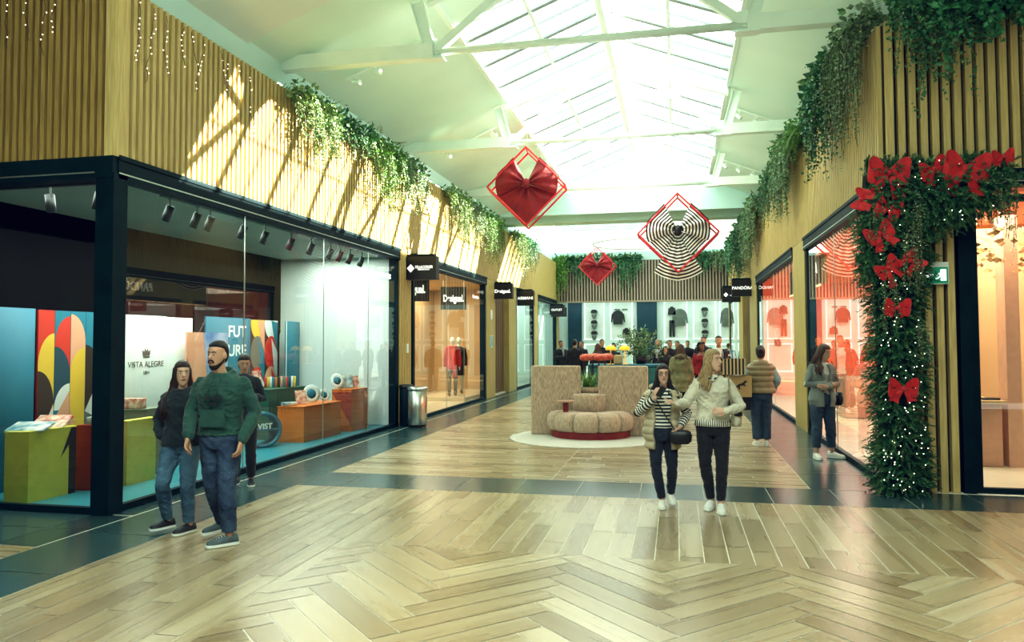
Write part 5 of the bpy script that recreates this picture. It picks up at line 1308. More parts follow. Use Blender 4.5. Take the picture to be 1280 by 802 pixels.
    if Lh:
        ns = 62
        for i in range(ns):
            a = math.radians(-62+304*i/(ns-1)); # around from right-front to left-front via back
            if hk[0] == 'bun': break
            c_, s_ = math.cos(a), math.sin(a)
            side = abs(c_); p0 = HM @ V((.030*c_+rr.gauss(0,.004), .012+.03*s_, .118)); p1 = HM @ V((.079*c_, .014+.088*s_ if s_ > -.2 else .010+.072*s_, .045)); p2 = HM @ V((.085*c_, .022+.086*max(-.42,s_), -.05))
            out = HM.to_3x3() @ V((c_, max(-.2,s_), 0)); dn = HM @ V((.085*c_, .03+.085*max(-.42,s_), -.10))
            wv = rr.uniform(.85,1.15)*Lh; pts = [p0,p1,p2]; q = dn; front = s_ < .1
            for m_ in range(5):
                fz = m_/4; w2 = math.sin(m_*1.7+i*.9)*.017
                z = dn.z-wv*fz; bx = q.x+out.x*.012*m_+w2
                # fall over the shoulders/front or down the back
                oy = (-.045 if front and z < 1.42 else (.03 if z < 1.46 else 0))*min(1, m_/2)
                pts.append(V((dn.x+out.x*.026*m_+w2, dn.y+out.y*.01*m_+oy+(-.03*m_/4 if front else 0), z)))
            st.tube(pts, [.008,.012,.013]+[.013,.013,.012,.010,.004][:len(pts)-3], 7)
    if hk[0] == 'bun':
        b.join(MB().ellip((0,.10,.03), (.045,.04,.045)).xform(HM))
    if hk[0] == 'curly':
        for i in range(90):
            a = rr.uniform(0, 2*PI); z = rr.uniform(-.16,.12); y_ = math.sin(a)
            if y_ < -.35 and z < .07: continue
            st.ellip(HM @ V((.10*math.cos(a)*(1 if z < .05 else .8), .03+.10*y_, z)), (.026,.026,.026), nu=7, nv=5)
    b.xform(Sc); hair = remesh(b, 'hair', hm, vox, t, 3)
    if st.v: st.xform(Sc); st.build('hair_strands', hm, hair, True)
    # --- trousers
    lm = P['legs']; b = MB(); torso(b, .014, .82, P.get('waist', 1.02)); li = P.get('leginf', .014); lc = P.get('cuff', .02)
    for s in 'RL':
        an = J['kn'+s].lerp(J['an'+s], P.get('legend', .93))
        b.tube([J['hp'+s]+V((0,0,.02)), J['hp'+s].lerp(J['kn'+s],.5), J['kn'+s], J['kn'+s].lerp(J['an'+s],.35), an], (.098+li*.5,.078+li,.056+li,.054+li*1.1,.036+lc), 16)
        if P.get('legs_') != 'x': b.tube([J['hp'+s]+V((0,0,.05)), J['hp'+s]+V((0,0,.0))], (.09,.10), 14)
    b.xform(Sc); remesh(b, 'trousers', lm, vox, t, 3, fold=.007)
    # --- shoes
    for s in 'RL':
        a = J['an'+s]; toe = J['toe'+s]; sd = V((-toe.y, toe.x, 0)); b = MB(); rows = []; base = a.z-.085
        tilt = P.get('tilt'+s, 0)
        for u, w_, h_ in ((-.075,.026,.05),(-.06,.034,.085),(0,.037,.09),(.05,.042,.075),(.10,.047,.055),(.15,.044,.045),(.18,.03,.034),(.19,.012,.02)):
            c = a+toe*u; zb = base+.012+tilt*(u+.07 if tilt > 0 else u-.19)*(1 if tilt > 0 else 1)
            rows.append([V((c.x+sd.x*w_*cx, c.y+sd.y*w_*cx, zb+h_*cz)) for cx, cz in ((1,0),(1,.45),(.7,.9),(0,1),(-.7,.9),(-1,.45),(-1,0),(0,-.02))])
        b.grid(rows, closed=True, cap=True); b.xform(Sc); sh_ = b.build('shoe', P['shoes'], t, True)
        b = MB(); pts = []
        for u, w_ in ((-.082,.02),(-.06,.038),(0,.041),(.05,.046),(.10,.051),(.15,.048),(.185,.032),(.197,.012)): pts.append((u, w_))
        ring = [a+toe*u+sd*w_ for u, w_ in pts]+[a+toe*u-sd*w_ for u, w_ in reversed(pts)]
        def zz(p): u = (p-a).dot(toe); return base+tilt*(u+.07 if tilt > 0 else u-.19)
        b.grid([[V((p.x,p.y,zz(p)+dz)) for p in ring] for dz in (0,.024)], closed=True, cap=True); b.xform(Sc); b.build('sole', P.get('soles', M['shopwhite']), sh_)
        if P.get('laces'):
            b = MB()
            for u in (.045,.065,.085,.105): b.tube([a+toe*u+sd*.022+V((0,0,-.085+.012+.086-u*.42)), a+toe*u+V((0,0,-.085+.018+.092-u*.42)), a+toe*u-sd*.022+V((0,0,-.085+.012+.086-u*.42))], .004, 5)
            b.xform(Sc); b.build('laces', M['shopwhite'], sh_)
    # --- top
    tp = P['top']; b = MB(); inf = tp.get('inf', .02); torso(b, inf, tp.get('hem', .93), tp.get('neck', 1.475), tp.get('flare', 0))
    sl = tp.get('sleeve', .95); smb = b if not tp.get('sleevemat') else MB()
    for s in 'RL':
        si = tp.get('sinf', inf)
        e2 = J['el'+s].lerp(J['wr'+s], sl) if sl > 0 else J['sh'+s].lerp(J['el'+s], -sl)
        if sl > 0:
            rad = (.050+si*.8,.048+si*.9,.040+si,.040+si,.029+si*.9); pts = [J['sh'+s], J['sh'+s].lerp(J['el'+s],.5), J['el'+s], J['el'+s].lerp(J['wr'+s],.4*sl), e2]
        else: rad = (.055+si,.05+si); pts = [J['sh'+s], e2]
        if tp.get('sleevemat'):
            q = MB(); allp = []; ar = []
            for i in range(len(pts)-1):
                for g in range(4): allp.append(pts[i].lerp(pts[i+1], g/4)); ar.append(rad[i]+(rad[i+1]-rad[i])*g/4)
            allp.append(pts[-1]); ar.append(rad[-1]); q.tube(allp, ar, 16, uvs=True); q.xform(Sc); q.build('sleeve', tp['sleevemat'], t, True)
        else: b.capsule(pts, rad, 14) if sl > 0 else b.capsule(pts, rad, 14)
    if tp.get('hood'):
        b.tube([ln((.085*math.cos(a), .012+.075*math.sin(a)+(.03 if math.sin(a) > 0 else 0), 1.475+.025*math.sin(a))) for a in [i*PI/8 for i in range(16)]]+[ln((.085,.012,1.475))], .030, 8)
        b.ellip(ln((0,.10,1.43)), (.10,.05,.075))
    if tp.get('collar'):
        b.tube([ln((.066*math.cos(a), .012+.062*math.sin(a), 1.485)) for a in [i*PI/8 for i in range(17)]], .016, 8)
    b.xform(Sc); top = remesh(b, tp.get('name', 'top'), tp['m'], vox, t, 3, fold=.009)
    if tp.get('hem2'):
        b = MB(); torso(b, inf-.006, tp['hem2'][0], tp.get('hem', .93)+.03, .1); b.xform(Sc); b.build('shirt_hem', tp['hem2'][1], t, True)
    def shell(z0, z1, inf, a0, a1, mt, name, th=.02, puffs=0, flare=0, cutz=None):
        """open-fronted garment; angles measured from the front (-Y), in degrees"""
        b = MB(); outer, inner = [], []; nz = 60; na = 40
        for i in range(nz+1):
            z = z0+(z1-z0)*i/nz; q = max(j for j in range(len(tor)-1) if tor[j][0] <= max(z, tor[0][0])); a_, c_ = tor[q], tor[q+1]
            u = max(0, min(1, (z-a_[0])/(c_[0]-a_[0]))); rx = (a_[1]+(c_[1]-a_[1])*u)*wd; ry = a_[2]+(c_[2]-a_[2])*u; cy = a_[3]+(c_[3]-a_[3])*u
            p = puffs and .024*abs(math.sin((z-z0)*puffs*PI))**.6; fl = flare*max(0,1.05-z); ro, ri = [], []
            for j in range(na+1):
                aa = math.radians(a0+(a1-a0)*j/na); sx_, sy_ = math.sin(aa), -math.cos(aa); l = ln((0,0,z))
                for lst, e in ((ro, inf+p+fl), (ri, inf-th+fl)): lst.append(V((l.x+(rx+e)*sx_, l.y+cy+(ry*(1+(wd-1)*.8)+e)*sy_, z)))
            outer.append(ro); inner.append(ri)
        rows = [o+list(reversed(i_)) for o, i_ in zip(outer, inner)]
        b.grid(rows, closed=True, cap=True); b.xform(Sc); return b.build(name, mt, t, True)
    for a in P.get('shells', []): shell(**a)
    P['_'] = (t, J, HM, Sc, k, ln, torso)
    return t
def chead(P, b, name, m, smooth=True):
    t, J, HM, Sc, k, ln, torso = P['_']; b.xform(HM); b.xform(Sc); return b.build(name, m, t, smooth)
def cbody(P, b, name, m, smooth=True):
    t, J, HM, Sc, k, ln, torso = P['_']; b.xform(Sc); return b.build(name, m, t, smooth)

M['hoodie'] = cloth('green_hoodie', (.022,.085,.065), (.010,.05,.04)); M['navyhood'] = cloth('near_black_hoodie', (.010,.022,.028), (.004,.010,.014))
M['denim'] = mat('dark_denim', (.045,.085,.155), .85, noise_amt=.5, nscale=5, color2=(.010,.022,.055), bump=.9, bscale=12); M['denimlight'] = mat('light_denim', (.11,.22,.33), .85, noise_amt=.5, nscale=3.5, color2=(.03,.075,.14), bump=.9, bscale=12)
M['jeans'] = mat('mid_denim', (.045,.085,.14), .85, noise_amt=.4, nscale=4, bump=.9, bscale=12)
M['blackcloth'] = cloth('black_cloth', (.012,.013,.015), (.005,.006,.008)); M['navytr'] = cloth('navy_trousers', (.010,.018,.035), (.005,.009,.02))
M['whiteknit'] = cloth('cream_knit', (.66,.63,.52), (.50,.48,.40), bs=16, b=.5); M['puffer'] = cloth('beige_puffer', (.50,.44,.31), (.36,.31,.20), rough=.6, b=.4, bs=12)
M['puffer2'] = cloth('tan_puffer', (.36,.29,.17), (.24,.18,.10), rough=.6, b=.4, bs=12); M['greyblaz'] = cloth('grey_blazer', (.26,.30,.285), (.17,.20,.19)); M['olivecoat'] = cloth('olive_parka', (.24,.23,.12), (.14,.14,.07))
M['blueshirt'] = cloth('pale_blue_shirt', (.42,.54,.60), (.28,.38,.45)); M['redcard'] = cloth('red_cardigan', (.28,.01,.015), (.15,.005,.01)); M['whitecl'] = cloth('white_cloth', (.72,.74,.70))
M['greyshoe'] = mat('grey_trainer', (.09,.13,.14), .7, noise_amt=.3, nscale=20); M['blackshoe'] = mat('black_trainer', (.012,.014,.016), .6, noise_amt=.2); M['whiteshoe'] = mat('white_trainer', (.74,.76,.72), .5, noise_amt=.08)
M['strz'] = stripe_mat('striped_jersey', (.72,.72,.66), (.012,.014,.02), axis=2, freq=27, duty=.5); M['stru'] = stripe_mat('striped_sleeve', (.72,.72,.66), (.012,.014,.02), axis=0, freq=15, duty=.5, coords='UV')
M['blackbag'] = mat('black_leather', (.010,.011,.012), .4, noise_amt=.2, bump=.2); M['kraft'] = mat('kraft_paper', (.50,.34,.16), .7, noise_amt=.12, nscale=3)

# 1 man in the green hoodie
P1 = dict(label='bearded man in a green hoodie and blue jeans walking at the left', x=-4.05, y=6.22, rz=8, H=1.80, sex='m', skin='a', vox=.0062, w=1.08, hyaw=-16, hpitch=3, hoff=(-.02,-.02,0),
    hair=('short','black',0), beard=True, legs=M['denim'], leginf=.022, cuff=.026, shoes=M['greyshoe'], laces=True,
    armR=((-.27,.0,1.14),(-.20,-.20,.93)), handR=((.1,-.5,-.8),(1,0,-.2),.7), armL=((.29,.04,1.13),(.24,-.12,.90)), handL=((-.1,-.35,-1),(-1,0,0),.75),
    legL=((.10,-.10,.50),(.13,-.10,.09)), legR=((-.07,.0,.50),(-.06,.20,.12)), toeR=-48, toeL=-52, tiltR=-.1,
    top=dict(m=M['hoodie'], name='hoodie', inf=.030, hem=.94, hood=True, sinf=.020, sleeve=.93))
person(P1)
t, J = P1['_'][0], P1['_'][1]
o = text('POWER', .05, M['glossblack'], t, (.0,-.178,1.30), (PI/2,0,0), 'chest_print', .003, bold=.002); o = text('REBEL', .035, M['glossblack'], t, (.0,-.178,1.25), (PI/2,0,0), 'chest_print', .003, bold=.002)
cbody(P1, MB().grid([[V((x*(1 if j%2 else .86), -.168-.012*math.cos(x*8), z)) for j,z in enumerate((1.02,1.04,1.15,1.17))] for x in (-.12,-.06,0,.06,.12)]), 'front_pocket', M['hoodie'])
for s in (-1,1): cbody(P1, MB().tube([(s*.03,-.13,1.44),(s*.035,-.165,1.38),(s*.04,-.17,1.30)], .004, 5), 'drawstring', M['hoodie'])
# 2 woman in black hoodie
P2 = dict(label='long haired woman in a black hoodie and light jeans beside the bearded man', x=-4.62, y=6.46, rz=14, H=1.61, skin='b', vox=.0062, w=1.06, hyaw=30, hpitch=4,
    hair=('long','darkbrown',.34), legs=M['denimlight'], leginf=.016, cuff=.018, shoes=M['blackshoe'],
    armR=((-.27,.08,1.15),(-.20,-.06,1.0)), pocketR=True, armL=((.26,.08,1.15),(.20,-.10,.98)), pocketL=True,
    legR=((-.13,-.16,.52),(-.16,.06,.12)), legL=((.10,-.10,.50),(.09,-.02,.09)), toeR=-38, toeL=-30,
    top=dict(m=M['navyhood'], name='hoodie', inf=.040, hem=.90, hood=True, sinf=.026))
person(P2)
# 3 hidden person
P3 = dict(label='dark haired person in a dark jacket mostly hidden behind the bearded man', x=-5.35, y=8.70, rz=20, H=1.64, skin='a', vox=.012, hyaw=20, hpitch=18,
    hair=('bun','black',0), legs=M['blackcloth'], shoes=M['blackshoe'], armR=((-.22,.0,1.15),(-.10,-.25,1.25)), handR=((.4,-.6,.5),(0,-1,.3),.5), armL=((.24,0,1.15),(.12,-.25,1.20)), handL=((-.4,-.5,.6),(0,-1,.3),.5),
    top=dict(m=M['navyhood'], name='jacket', inf=.035, hem=.88, sinf=.025, collar=True))
person(P3)
# 4 woman in striped top with beige gilet
P4 = dict(label='woman with glasses in a striped top and beige padded gilet holding a phone', x=-.16, y=8.48, rz=4, H=1.53, skin='b', vox=.0062, w=1.08, hyaw=4, hpitch=0, hoff=(.01,-.02,0),
    hair=('long','black',.18), legs=M['navytr'], leginf=.010, cuff=.014, shoes=M['whiteshoe'], laces=True,
    armR=((-.30,-.05,1.16),(-.10,-.25,1.36)), handR=((.25,-.05,.95),(.5,.9,0),.75), armL=((.31,.04,1.15),(.20,-.16,1.00)), handL=((-.5,-.5,-.5),(-1,.4,0),.8),
    legR=((-.09,-.05,.50),(-.02,-.02,.09)), legL=((.11,-.01,.50),(.10,.16,.12)), toeR=-2, toeL=6, tiltL=-.1,
    top=dict(m=M['strz'], name='striped_top', inf=.018, hem=.98, sinf=.016, sleevemat=M['stru'], collar=False),
    shells=[dict(z0=.72, z1=1.445, inf=.048, a0=33, a1=327, mt=M['puffer'], name='gilet', th=.03, puffs=11, flare=.05)])
person(P4)
b = MB(); b.tube([(.10,-.02,1.46),(.13,.06,1.48),(.06,.13,1.50),(-.06,.13,1.50),(-.13,.06,1.48),(-.10,-.02,1.46)], .035, 8); b.ellip((0,.14,1.42),(.13,.06,.09)); cbody(P4, b, 'gilet_hood', M['puffer'])
b = MB()
for s in (-1,1): b.tube([(s*.030+.021*math.cos(a*PI/6), -.096, .010+.017*math.sin(a*PI/6)) for a in range(13)], .0022, 5); b.tube([(s*.05,-.094,.014),(s*.074,-.01,.01)], .002, 5)
b.tube([(-.009,-.098,.012),(.009,-.098,.012)], .002, 5); chead(P4, b, 'glasses', M['iris'])
b = MB(); b.tube([(-.13,-.02,1.46),(-.10,-.145,1.36),(.0,-.185,1.18),(.13,-.19,.98),(.17,-.19,.94)], .008, 6).tube([(-.13,-.02,1.46),(-.05,.16,1.3),(.12,.18,1.05),(.22,.02,.95)], .008, 6)
k4 = 1.53/1.75
def carried(P, name, label, cat):
    t = P['_'][0]; return thing(name, label, cat, tuple(t.location), t.rotation_euler.z)
bag = carried(P4, 'crossbody_bag', 'black leather crossbody bag hanging at the hip of the woman in the beige gilet', 'bag')
b.xform(Matrix.Scale(k4,4)); b.build('strap', M['blackbag'], bag, True)
b = MB().loft([(.20,-.20,.80,.09,.03),(.20,-.20,.83,.13,.045),(.20,-.20,.90,.14,.05),(.20,-.20,.95,.125,.04),(.20,-.20,.97,.09,.02)], 20); b.xform(Matrix.Scale(k4,4)); b.build('pouch', M['blackbag'], bag, True)
ph = carried(P4, 'smartphone', 'black smartphone in the hand of the woman in the beige gilet', 'phone')
b = MB().box(-.036,.036,-.005,.005,-.072,.072, Matrix.Translation((-.03,-.31,1.44)) @ Matrix.Rotation(.5,4,'Y') @ Matrix.Rotation(.4,4,'X')); b.xform(Matrix.Scale(k4,4)); b.build('phone_body', M['glossblack'], ph)
# 5 blonde woman
P5 = dict(label='blonde woman in a cream sweater and black trousers pointing with one hand', x=.37, y=8.45, rz=-2, H=1.69, skin='b', vox=.0062, w=1.06, hyaw=50, hpitch=-2, hoff=(.01,-.02,0),
    hair=('long','blonde',.20), brow='brown', legs=M['blackcloth'], leginf=.010, cuff=.012, shoes=M['whiteshoe'], laces=True,
    armR=((-.29,-.04,1.16),(-.38,-.26,1.17)), handR=((-.75,-.15,.30),(0,.3,-1),.30), pointR=True, armL=((.30,-.02,1.13),(.14,-.23,1.10)), handL=((-1,-.05,.05),(0,.9,-.2),.25),
    legR=((-.09,-.04,.50),(-.03,.06,.09)), legL=((.09,-.06,.50),(.07,-.10,.09)), toeR=-16, toeL=2, spread=.3,
    top=dict(m=M['whiteknit'], name='sweater', inf=.026, hem=.98, sinf=.018, collar=True, hem2=(.92, stripe_mat('striped_shirt_hem', (.75,.75,.7), (.03,.03,.035), axis=0, freq=45, duty=.6))))
person(P5)
b = MB()
for s in (-1,1): b.tube([(s*.065,-.06,1.48),(s*.04,-.115,1.455),(0,-.148,1.425)], .009, 6)
cbody(P5, b, 'v_collar', M['strz'])
bag = carried(P5, 'shoulder_bag', 'cream and black shoulder bag under the arm of the blonde woman', 'bag'); k5 = 1.69/1.75
b = MB().tube([(.20,-.13,1.12),(.18,-.12,1.3),(.17,-.02,1.46),(.20,.10,1.3),(.24,.10,1.12)], .009, 6); b.xform(Matrix.Scale(k5,4)); b.build('strap', M['puffer2'], bag, True)
b = MB().loft([(.25,.02,.92,.05,.11),(.25,.02,.96,.06,.14),(.25,.01,1.05,.055,.14),(.25,.0,1.12,.03,.12)], 18); b.xform(Matrix.Scale(k5,4)); b.build('pouch', M['whiteknit'], bag, True)
b = MB().loft([(.26,.0,1.04,.058,.145),(.255,.0,1.09,.055,.14),(.25,0,1.13,.035,.13)], 18); b.xform(Matrix.Scale(k5,4)); b.build('flap', M['blackbag'], bag, True)
# 6 woman seen from behind in tan gilet
P6 = dict(label='woman seen from behind in a tan padded gilet and blue jeans carrying shopping bags', x=1.40, y=13.65, rz=183, H=1.69, skin='b', vox=.009, w=1.12, face=False, hpitch=8,
    hair=('bun','black',0), legs=M['jeans'], leginf=.026, cuff=.040, shoes=M['whiteshoe'],
    armL=((-.0,0,0),(0,0,0)), top=dict(m=M['blueshirt'], name='shirt', inf=.022, hem=.95, sinf=.026),
    shells=[dict(z0=.93, z1=1.45, inf=.055, a0=12, a1=348, mt=M['puffer2'], name='gilet', th=.035, puffs=10, flare=0)],
    legR=((-.09,-.04,.50),(-.08,.0,.09)), legL=((.09,-.02,.50),(.08,.02,.09)), toeR=-8, toeL=8)
P6['armL'] = ((.29,-.0,1.16),(.26,-.20,1.04)); P6['armR'] = ((-.29,.0,1.16),(-.25,-.16,1.02)); P6['handL'] = ((.1,-.8,-.4),(0,0,-1),1.0); P6['handR'] = ((-.1,-.8,-.4),(0,0,-1),1.0)
person(P6)
b = MB(); b.tube([(.10*math.cos(a), .02+.09*math.sin(a), 1.465) for a in [i*PI/8 for i in range(17)]], .04, 8); b.ellip((0,.12,1.42),(.15,.05,.09)); cbody(P6, b, 'gilet_hood', M['puffer2'])
def shopbag(loc, rz, w_, h_, d_, m, label, hm, print_=None, printm=None):
    t = thing('shopping_bag', label, 'shopping bag', loc, rz)
    b = MB(); rows = [[V((sx*w_/2*s, sy*d_/2*s, z)) for sx, sy in ((-1,-1),(1,-1),(1,1),(-1,1))] for z, s in ((0,1),(h_*.5,1.0),(h_,1.02))]
    b.grid(rows, closed=True); b.poly(rows[0]); b.build('bag_body', m, t)
    for y in (-d_/2, d_/2): MB().tube([(-w_*.22,y,h_-.01),(-w_*.18,y*.6,h_+.13),(w_*.18,y*.6,h_+.13),(w_*.22,y,h_-.01)], .005, 5).build('handle', hm, t)
    return t
t = shopbag((1.02,13.45,.84), .12, .40, .36, .16, M['kraft'], 'kraft paper shopping bag with a black leaping cat emblem', M['wire'])
# leaping cat emblem
cat_ = [(-.11,-.05),(-.085,-.035),(-.06,.0),(-.03,.02),(.02,.035),(.05,.06),(.075,.085),(.085,.075),(.105,.072),(.10,.055),(.075,.04),(.06,.015),(.085,-.01),(.075,-.02),(.045,-.005),(.0,-.005),(-.02,-.02),(-.01,-.06),(-.03,-.075),(-.04,-.04),(-.06,-.03),(-.085,-.055),(-.12,-.065)]
MB().prism(cat_, 0, .002, Matrix.Translation((.02,-.084,.20)) @ Matrix.Rotation(PI/2,4,'X')).build('emblem', M['wire'], t)
M['diagst'] = stripe_mat('cream_black_striped_paper', (.62,.48,.28), (.02,.018,.015), axis=0, freq=17, duty=.5)
t = shopbag((.86,13.35,1.22), .1, .52, .27, .14, M['diagst'], 'cream bag with black stripes held above the kraft bag', M['wire'])
t = shopbag((.98,13.5,.62), .1, .46, .26, .14, M['blackbag'], 'dark shopping bag hanging below the kraft paper bag', M['wire'])
# 7 woman in grey blazer
P7 = dict(label='brown haired woman in a grey blazer with arms crossed by the coral shop', x=2.16, y=12.38, rz=22, H=1.73, skin='b', vox=.009, w=1.0, hyaw=30, hpitch=16, hoff=(.015,-.03,-.01),
    hair=('long','brown',.22), brow='brown', legs=M['jeans'], leginf=.022, cuff=.022, legend=.80, shoes=M['whiteshoe'], laces=True,
    armR=((-.26,.0,1.14),(.06,-.20,1.14)), handR=((1,.25,.05),(0,.9,.2),.5), armL=((.25,.0,1.13),(-.06,-.24,1.11)), handL=((-1,.25,.1),(0,.9,.2),.5),
    legR=((-.11,-.02,.50),(-.14,-.04,.09)), legL=((.11,-.03,.50),(.15,.0,.09)), toeR=-12, toeL=42,
    top=dict(m=M['whitecl'], name='shirt', inf=.014, hem=.98, sinf=.010, collar=True),
    shells=[dict(z0=.80, z1=1.45, inf=.036, a0=16, a1=344, mt=M['greyblaz'], name='blazer', th=.02, flare=.10)])
person(P7)
b = MB(); J = P7['_'][1]
for s in 'RL': b.capsule([J['sh'+s], J['sh'+s].lerp(J['el'+s],.5), J['el'+s], J['el'+s].lerp(J['wr'+s],.5), J['el'+s].lerp(J['wr'+s],.92)], (.072,.066,.058,.054,.045), 14)
b.xform(P7['_'][3]); remesh(b, 'blazer_sleeves', M['greyblaz'], .009, P7['_'][0])
b = MB()
for s in (-1,1): b.grid([[V((s*.05,-.105,1.455)), V((s*.085,-.10,1.45))],[V((s*.06,-.152,1.36)), V((s*.115,-.142,1.35))],[V((s*.035,-.165,1.22)), V((s*.05,-.165,1.21))]])
cbody(P7, b, 'lapel', M['greyblaz'])
bag = carried(P7, 'handbag', 'small dark handbag at the side of the woman in the grey blazer', 'bag')
MB().tube([(.24,.0,1.0),(.25,-.02,1.2),(.17,.0,1.47)], .007, 6).build('strap', M['blackbag'], bag, True); MB().loft([(.27,0,.80,.05,.07),(.27,0,.88,.055,.10),(.27,0,1.0,.03,.09)], 16).build('pouch', M['blackbag'], bag, True)
# 8 olive parka
P8 = dict(label='woman seen from behind in an olive green parka behind the two front women', x=.09, y=18.3, rz=182, H=1.70, skin='b', vox=.014, w=1.15, face=False, hands=False,
    hair=('long','brown',.14), legs=M['blackcloth'], shoes=M['blackshoe'], top=dict(m=M['olivecoat'], name='parka', inf=.06, hem=.62, sinf=.045, hood=True, flare=.12))
person(P8)
# 9 man black jacket white tee
P9 = dict(label='man in an open black jacket over a white t-shirt facing the camera', x=1.05, y=20.2, rz=2, H=1.90, sex='m', skin='a', vox=.012, w=1.0, hyaw=0, hands=True,
    hair=('short','black',0), legs=M['blackcloth'], shoes=M['whiteshoe'], top=dict(m=M['whitecl'], name='t_shirt', inf=.02, hem=.88, sleeve=-.6),
    shells=[dict(z0=.84, z1=1.45, inf=.045, a0=30, a1=330, mt=M['blackcloth'], name='jacket', th=.02, flare=.02)])
person(P9)
b = MB(); J = P9['_'][1]
for s in 'RL': b.capsule([J['sh'+s], J['sh'+s].lerp(J['el'+s],.5), J['el'+s], J['el'+s].lerp(J['wr'+s],.5), J['el'+s].lerp(J['wr'+s],.92)], (.078,.074,.066,.06,.05), 12)
b.xform(P9['_'][3]); remesh(b, 'jacket_sleeves', M['blackcloth'], .012, P9['_'][0])
# 10 red cardigan
P10 = dict(label='curly haired woman in a dark red cardigan', x=.66, y=21.5, rz=12, H=1.74, skin='c', vox=.014, w=1.1, hyaw=10, hair=('curly','black',0), legs=M['blackcloth'], shoes=M['blackshoe'],
    top=dict(m=M['redcard'], name='cardigan', inf=.04, hem=.84, sinf=.03, neck=1.40))
person(P10)
cbody(P10, MB().loft([(0,-.03,1.1,.07,.13),(0,-.03,1.30,.08,.14),(0,-.03,1.36,.06,.12)], 14), 'top', M['blackcloth'])
# background people ----------------------------------------------------------
def bgp(label, x, y, rz, H, hair, top, legs, sex='f', skin='a', w_=1.05, armR=None, armL=None, coat=.86, sc=M['blackshoe']):
    P = dict(label=label, x=x, y=y, rz=rz, H=H, sex=sex, skin=skin, vox=.018, w=w_, face=abs(rz) < 80, hands=False, hair=hair, legs=legs, shoes=sc,
        top=dict(m=top, name='jacket', inf=.04, hem=coat, sinf=.03, collar=True))
    if armR: P['armR'] = armR
    if armL: P['armL'] = armL
    person(P); return P
upR = ((-.25,-.05,1.14),(-.12,-.27,1.18)); upL = ((.25,-.05,1.14),(.12,-.27,1.18))
M['tealtr'] = cloth('teal_trousers', (.04,.14,.15)); M['greyscarf'] = cloth('grey_scarf', (.35,.38,.38))
bgp('man in black jacket and teal trousers seen from behind left in the crowd', -3.35, 25.5, 165, 1.83, ('short','black',0), M['blackcloth'], M['tealtr'], 'm')
P = bgp('person in dark clothes with a pale scarf, leftmost of the crowd at the teal panel', -4.05, 27.0, 30, 1.80, ('short','black',0), M['navyhood'], M['blackcloth'], 'm', armR=upR, armL=upL)
cbody(P, MB().tube([(.08*math.cos(a), -.02+.08*math.sin(a), 1.47) for a in [i*PI/6 for i in range(13)]], .04, 8).tube([(.02,-.12,1.45),(.03,-.15,1.2)], .04, 8), 'scarf', M['greyscarf'])
bgp('dark dressed person just left of the man with teal trousers', -3.5, 28.6, -30, 1.78, ('short','black',0), M['blackcloth'], M['blackcloth'], 'm', armR=upR)
bgp('long haired woman in black seen from behind above the red drum tables', -2.45, 24.2, 170, 1.70, ('long','brown',.2), M['blackcloth'], M['blackcloth'])
bgp('tall man in black beside the long haired woman above the red drum tables', -2.45, 25.6, 20, 1.84, ('short','black',0), M['blackcloth'], M['blackcloth'], 'm')
bgp('young man in a dark top leaning near the left yellow lamp', -1.98, 24.6, -25, 1.72, ('short','black',0), M['navyhood'], M['blackcloth'], 'm', armR=upR)
bgp('grey haired person in a dark green coat right of the tall loose plant', -1.12, 25.0, 40, 1.84, ('short','grey',0), M['deepgreen'], M['blackcloth'], 'm', armL=upL)
P = bgp('person in a navy jacket with a light blue collar before the wide teal pilaster', -.58, 24.2, -10, 1.82, ('short','grey',0), M['navyhood'], M['blackcloth'], 'm', armR=upR)
cbody(P, MB().loft([(0,-.06,1.2,.05,.12),(0,-.06,1.40,.10,.11),(0,-.03,1.47,.10,.10)], 14), 'shirt', M['blueshirt'])
bgp('person in black standing just right of the wide teal pilaster', -.22, 25.6, 15, 1.80, ('short','black',0), M['blackcloth'], M['blackcloth'], armR=upR)
bgp('second person in black near the jacket display, slightly farther away', .02, 26.4, -20, 1.77, ('short','darkbrown',0), M['blackcloth'], M['blackcloth'], armL=upL)
bgp('seated-height dark person low in front of the teal bench end', -.33, 22.9, 12, 1.62, ('long','black',.15), M['blackcloth'], M['blackcloth'], armR=upR, armL=upL)
bgp('small far person in dark clothes above the olive parka woman', .42, 30.5, 0, 1.78, ('short','black',0), M['blackcloth'], M['navytr'], 'm')
bgp('tall man in a dark suit behind the curly haired woman', .82, 24.6, -5, 1.90, ('short','black',0), M['navyhood'], M['blackcloth'], 'm')
bgp('far person in a blue jacket seen through the right glass door', 2.2, 34.5, 150, 1.65, ('short','brown',0), M['blueshirt'], M['jeans'])
bgp('woman in a dark robe beside the pink counter in the right shop', 3.62, 13.0, 240, 1.62, ('long','brown',.25), M['blackcloth'], M['blackcloth'])
bgp('person in a long dark coat standing inside the ARMANI shop glass', -6.55, 30.0, 60, 1.75, ('short','brown',0), M['navytr'], M['jeans'])
bgp('person in a beige coat deeper inside the ARMANI shop glass', -6.9, 30.9, 100, 1.7, ('short','brown',0), M['puffer2'], M['puffer2'], coat=.5)
